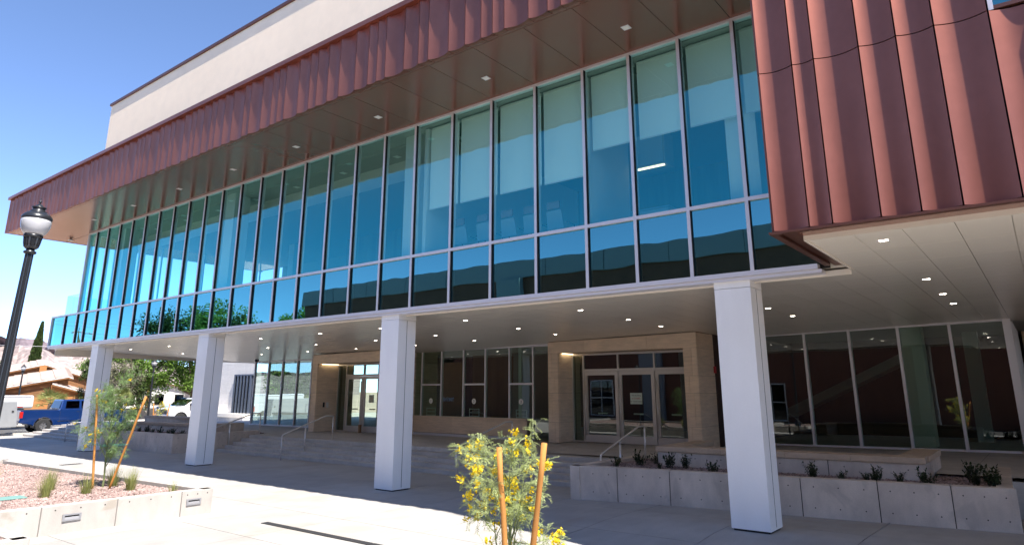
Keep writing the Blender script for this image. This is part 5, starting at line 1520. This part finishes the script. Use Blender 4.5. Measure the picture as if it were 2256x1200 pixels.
# fan palms
def palm(x, y, zt, L, label, seed):
    r = random.Random(seed)
    t = thing('fan_palm', label, 'palm', (x, y, 0), 'small fan palms')
    MB().tube([(x, y, -0.05), (x + 0.05, y, zt * 0.5), (x, y, zt)], [0.28, 0.24, 0.2], 10).build('trunk', M['bark'], t)
    m = MB()
    for k in range(30):
        a = r.uniform(0, 2 * pi); el = r.uniform(-0.3, 1.2)
        d = Vector((cos(a) * cos(el), sin(a) * cos(el), sin(el)))
        p = Vector((x, y, zt)) + d * L * 0.5
        m.tube([(x, y, zt), p], 0.012, 4, caps=False)
        s = d.cross(Vector((0, 0, 1))).normalized(); u = s.cross(d)
        for j in range(13):
            th = (j - 6) / 6 * 1.25
            dd = d * cos(th) + s * sin(th) + Vector((0, 0, -0.25 * abs(th)))
            leaf_quad(m, p, dd, u, L * 0.55 * r.uniform(.8, 1.1), 0.07)
    m.build('crown', M['leaf_palm'], t)
palm(-64.5, 21.8, 1.45, 1.45, 'green fan palm in front of the brown house', 3)
palm(-54.5, 22.9, 1.9, 0.95, 'small fan palm behind the left staked sapling', 4)
# staked saplings in the street verge
for i, (x, y, lb) in enumerate([(-46.3, 24.9, 'small staked sapling in front of the white pickup'), (-46.2, 22.0, 'small staked sapling left of the white pickup, by the handrail')]):
    place_sapling('street_sapling', lb, (x, y, 0.05), 60 + i, 1.6, 0.5, 6, M['feather'], 0.3, 0.6, 'street saplings')
    stake((x - 0.1, y - 0.35, 0), (x - 0.1, y - 0.45, 1.65), 'left stake of the ' + lb, 0.035)
    stake((x + 0.1, y + 0.3, 0), (x + 0.1, y + 0.5, 1.65), 'right stake of the ' + lb, 0.035)
vg = MB()
r = random.Random(9)
for k in range(2600):
    x, y = r.uniform(-47.0, -45.0), r.uniform(20.6, 34)
    a = r.uniform(0, 6.28)
    blade(vg, (x, y, -0.01), (cos(a) * 0.5, sin(a) * 0.5, 1), r.uniform(0.1, 0.35), 0.02, 0.4, r)
tag(vg.build('verge_grass', M['grass']), 'dry yellow-green weeds along the far kerb', 'grass', kind='stuff')
# utility pole
M['pole_wood'] = mat('pole_wood', (0.33, 0.17, 0.07), 0.85, noise=[(4, 0.2, (1, 1, 0.2))])
def upole(x, y, hgt, label, arm=True):
    t = thing('utility_pole', label, 'pole', (x, y, 0), 'wooden utility poles')
    MB().tube([(x, y, -0.1), (x, y, hgt)], [0.17, 0.12], 10).build('shaft', M['pole_wood'], t)
    if arm:
        MB().box(x - 0.06, x + 0.06, y - 1.1, y + 1.1, hgt - 0.7, hgt - 0.58).build('crossarm', M['pole_wood'], t)
        for q in (-1, -0.4, 0.4, 1):
            MB().lathe([(0.03, 0), (0.05, 0.05), (0.03, 0.12)], 8, (x, y + q, hgt - 0.58)).build('insulator', M['fixture'], t)
    return t
upole(-69.8, 31.85, 9.5, 'orange-brown wooden utility pole among the trees')
upole(-96.3, -10.3, 10.3, 'wooden utility pole seen in the blue glass at far left')
M['wire'] = mat('wire_grey', (0.5, 0.5, 0.52), 0.5)
def wire(a, b_, sag, label):
    a, b_ = Vector(a), Vector(b_)
    pts = [a + (b_ - a) * i / 14 - Vector((0, 0, sag * 4 * (i / 14) * (1 - i / 14))) for i in range(15)]
    tag(MB().tube(pts, 0.016, 5).build('power_line', M['wire']), label, 'power line')
wire((-84, -30, 10.6), (-70, 31.85, 9.4), 0.8, 'upper overhead wire crossing the pale sky at far left')
wire((-84, -30, 10.35), (-69.7, 31.4, 8.9), 0.8, 'second overhead wire just below the upper one at far left')
wire((-84, -30, 7.6), (-69.8, 31.85, 6.6), 0.7, 'lower overhead wire in front of the hill at far left')
for i, (dz, lb) in enumerate(((9.7, 'top reflected wire'), (9.3, 'middle reflected wire'), (7.6, 'low reflected wire'))):
    wire((-140, -22, dz), (-96.3, -10.3, dz), 0.9, lb + ' running to the pole outside the far left glass')
    wire((-96.3, -10.3, dz), (-60, -24, dz), 1.1, lb + ' running back from the pole toward the trees')

# ------------------------------------------------------------------ mesa on the horizon
M['mesa'] = mat('mesa_rock', (0.31, 0.245, 0.225), 0.95, noise=[(0.012, 0.2, None), (0.06, 0.25, None), (0.20, 0.35, None)])
M['mesa_cap'] = mat('mesa_basalt', (0.15, 0.115, 0.125), 0.95, noise=[(0.05, 0.3, None), (0.25, 0.35, None)])
hm = MB(); hc = MB()
r = random.Random(2)
def hprof(deg):
    pts = [(-75, 20), (-50, 32), (-36, 30), (-25, 24), (-10, 60), (5, 72), (14, 70), (17.5, 64), (20.5, 54), (23, 45.5), (28, 34), (40, 26)]
    for (a, b_), (c, d) in zip(pts[:-1], pts[1:]):
        if a <= deg <= c: return b_ + (d - b_) * (deg - a) / (c - a)
    return 20
degs = [-75 + 0.35 * i for i in range(int(115 / 0.35) + 1)]
lay = [(560, 0.0), (700, 0.14), (820, 0.30), (900, 0.50), (960, 0.70), (1000, 0.82)]
rows = []
for dg in degs:
    H_ = hprof(dg) * (1 + 0.03 * sin(dg * 2.3) + r.uniform(-0.015, 0.015))
    th = radians(180 - dg)
    row = []
    for R_, f in lay:
        R2 = R_ * (1 + 0.03 * sin(dg * 1.7 + R_ * 0.02) + r.uniform(-0.006, 0.006))
        row.append((R2 * cos(th), R2 * sin(th), -0.2 + H_ * f * (1 + r.uniform(-0.05, 0.05))))
    tops = []
    for R_, f in ((1000, 0.82), (1012, 0.985 + r.uniform(-0.02, 0.02)), (1400, 1.0)):
        tops.append((R_ * cos(th), R_ * sin(th), -0.2 + H_ * f))
    tops[0] = row[-1]
    rows.append((row, tops))
for (a, ta), (b_, tb) in zip(rows[:-1], rows[1:]):
    for i in range(len(lay) - 1):
        hm.quad(a[i], b_[i], b_[i + 1], a[i + 1])
    for i in range(2):
        hc.quad(ta[i], tb[i], tb[i + 1], ta[i + 1])
mo = struct('mesa_slope', hm, M['mesa'])
struct('mesa_rim', hc, M['mesa_cap'])
r = random.Random(77)
for k in range(7):
    px = r.choice([(-1.0, 0.275), (-1.0, 0.31), (-1.0, 0.36), (-1.0, 0.345)])
    d = r.uniform(420, 560)
    v = Vector((px[0], px[1] + r.uniform(-0.02, 0.02), 0)).normalized() * d
    w_ = r.uniform(5, 9)
    t = thing('hillside_house', ['first', 'second', 'third', 'fourth', 'fifth', 'sixth', 'seventh'][k] + ' tiny pale house among those on the far hillside at left', 'house', (v.x, v.y, 0), 'far hillside houses')
    MB().box(v.x - w_, v.x + w_, v.y - w_, v.y + w_, -0.05, r.uniform(5, 9)).build('wall', M['whitewash'], t)

# ------------------------------------------------------------------ what stands behind the camera (mirrored in the glass)
M['brick'] = mat('red_brown_brick', (0.19, 0.075, 0.048), 0.9, noise=[(1.5, 0.1, None), (30, 0.15, (1, 1, 3))])
M['parapet'] = mat('grey_parapet', (0.30, 0.31, 0.33), 0.7)
ob = thing('brick_building', 'red-brown brick building with grey parapet mirrored in the lower blue windows', 'building', (-20, -15, 0))
MB().box(-48.9, 26, -26, -10, 0, 9.45).build('wall', M['brick'], ob)
pp = MB().box(-49.05, 26.1, -26.1, -9.85, 9.45, 10.62).build('parapet', M['parapet'], ob)
for k in range(1, 18):
    MB().box(-49.05 + k * 4.2, -49.03 + k * 4.2, -9.849, -9.84, 9.46, 10.6).build('panel_joint', M['trim'], pp)
MB().box(-27.6, -25.6, -9.99, -9.6, 0, 9.44).build('pilaster', M['parapet'], ob)
MB().box(-62, -47.5, -16, -9.9, 0, 5.4).build('wing_wall', M['orange_wall'], ob)
for k in range(6):
    x = -36.5 + k * 3.4
    if abs(x + 1.2 + 26.6) < 1.9: continue
    wf = MB().box(x, x + 2.4, -9.98, -9.9, 0.1, 3.2).build('window', M['trimwhite'], ob)
    for (a, b_, c, d) in ((0.1, 1.15, 0.2, 1.6), (1.25, 2.3, 0.2, 1.6), (0.1, 1.15, 1.7, 3.1), (1.25, 2.3, 1.7, 3.1)):
        MB().box(x + a, x + b_, -9.899, -9.89, c, d).build('pane', M['car_glass'], wf)
M['letters'] = mat('sign_letters', (0.9, 0.9, 0.9), 0.4)
for tx, xx in (('SMITHS', -48.75), ('COMPUTER', -50.75), ('CENTER', -54.8)):
    me = text_mesh(tx, 0.52, 0.03, 'LEFT', 0.004)
    wv = max(v.co.x for v in me.vertices)
    tw = {'SMITHS': 1.65, 'COMPUTER': 3.4, 'CENTER': 2.5}[tx]
    off = wloc(ob)
    for v in me.vertices:
        v.co = Vector((xx - v.co.x * tw / wv, -9.86 + v.co.z, 1.55 + v.co.y)) - off
    link('lettering', me, M['letters'], ob)
for i, (x, y, cz, rx, rz, lb) in enumerate([(-70.5, -11, 7.6, 4.2, 3.6, 'big green tree mirrored left of centre in the lower windows'), (-65.0, -12, 7.4, 3.6, 3.6, 'second green tree in the mirrored clump with bare twigs'), (-60.0, -11, 6.2, 2.6, 2.8, 'lower green tree right of the mirrored clump'), (-54.0, -13, 7.0, 2.4, 2.4, 'small green tree mirrored beside the brick building'), (-51.0, -13, 6.4, 2.2, 2.2, 'last small green tree touching the mirrored brick building'), (-78, -9, 4.0, 3.2, 3.0, 'green tree mirrored in the ground-floor glass at left'), (-84, -14, 4.4, 3.8, 3.2, 'green tree mirrored in the left lobby glass, second'), (-90, -18, 4.2, 3.8, 3.0, 'green tree mirrored in the left lobby glass, third'), (-74, -20, 4.2, 3.8, 3.4, 'green tree mirrored behind the first lobby tree')]):
    tree('street_tree', lb, x, y, cz - rz * 0.7, cz, rx, rz, M['leaf_green'] if i % 2 else M['leaf_dark'], 300 + i, 9000, 0.3, 64, 'trees behind the camera')
M['yellow_paint'] = mat('yellow_car_paint', (0.75, 0.45, 0.02), 0.3, coat=0.8)
pickup('yellow vehicle seen only as a reflection in the left lobby glass', M['yellow_paint'], (-66.5, -6.2, 0.0), radians(0), 'parked vehicles behind the camera')

struct('west_walk', MB().box(-60.0, -47.21, 36, 60, -0.05, 0.0).box(-46.9, -41.02, 20.45, 29.0, -0.05, 0.08), M['walk'])

struct('plaza_east', MB().box(-0.5, 9.0, 15.76, 17.44, -0.05, 0.0), M['plaza'])
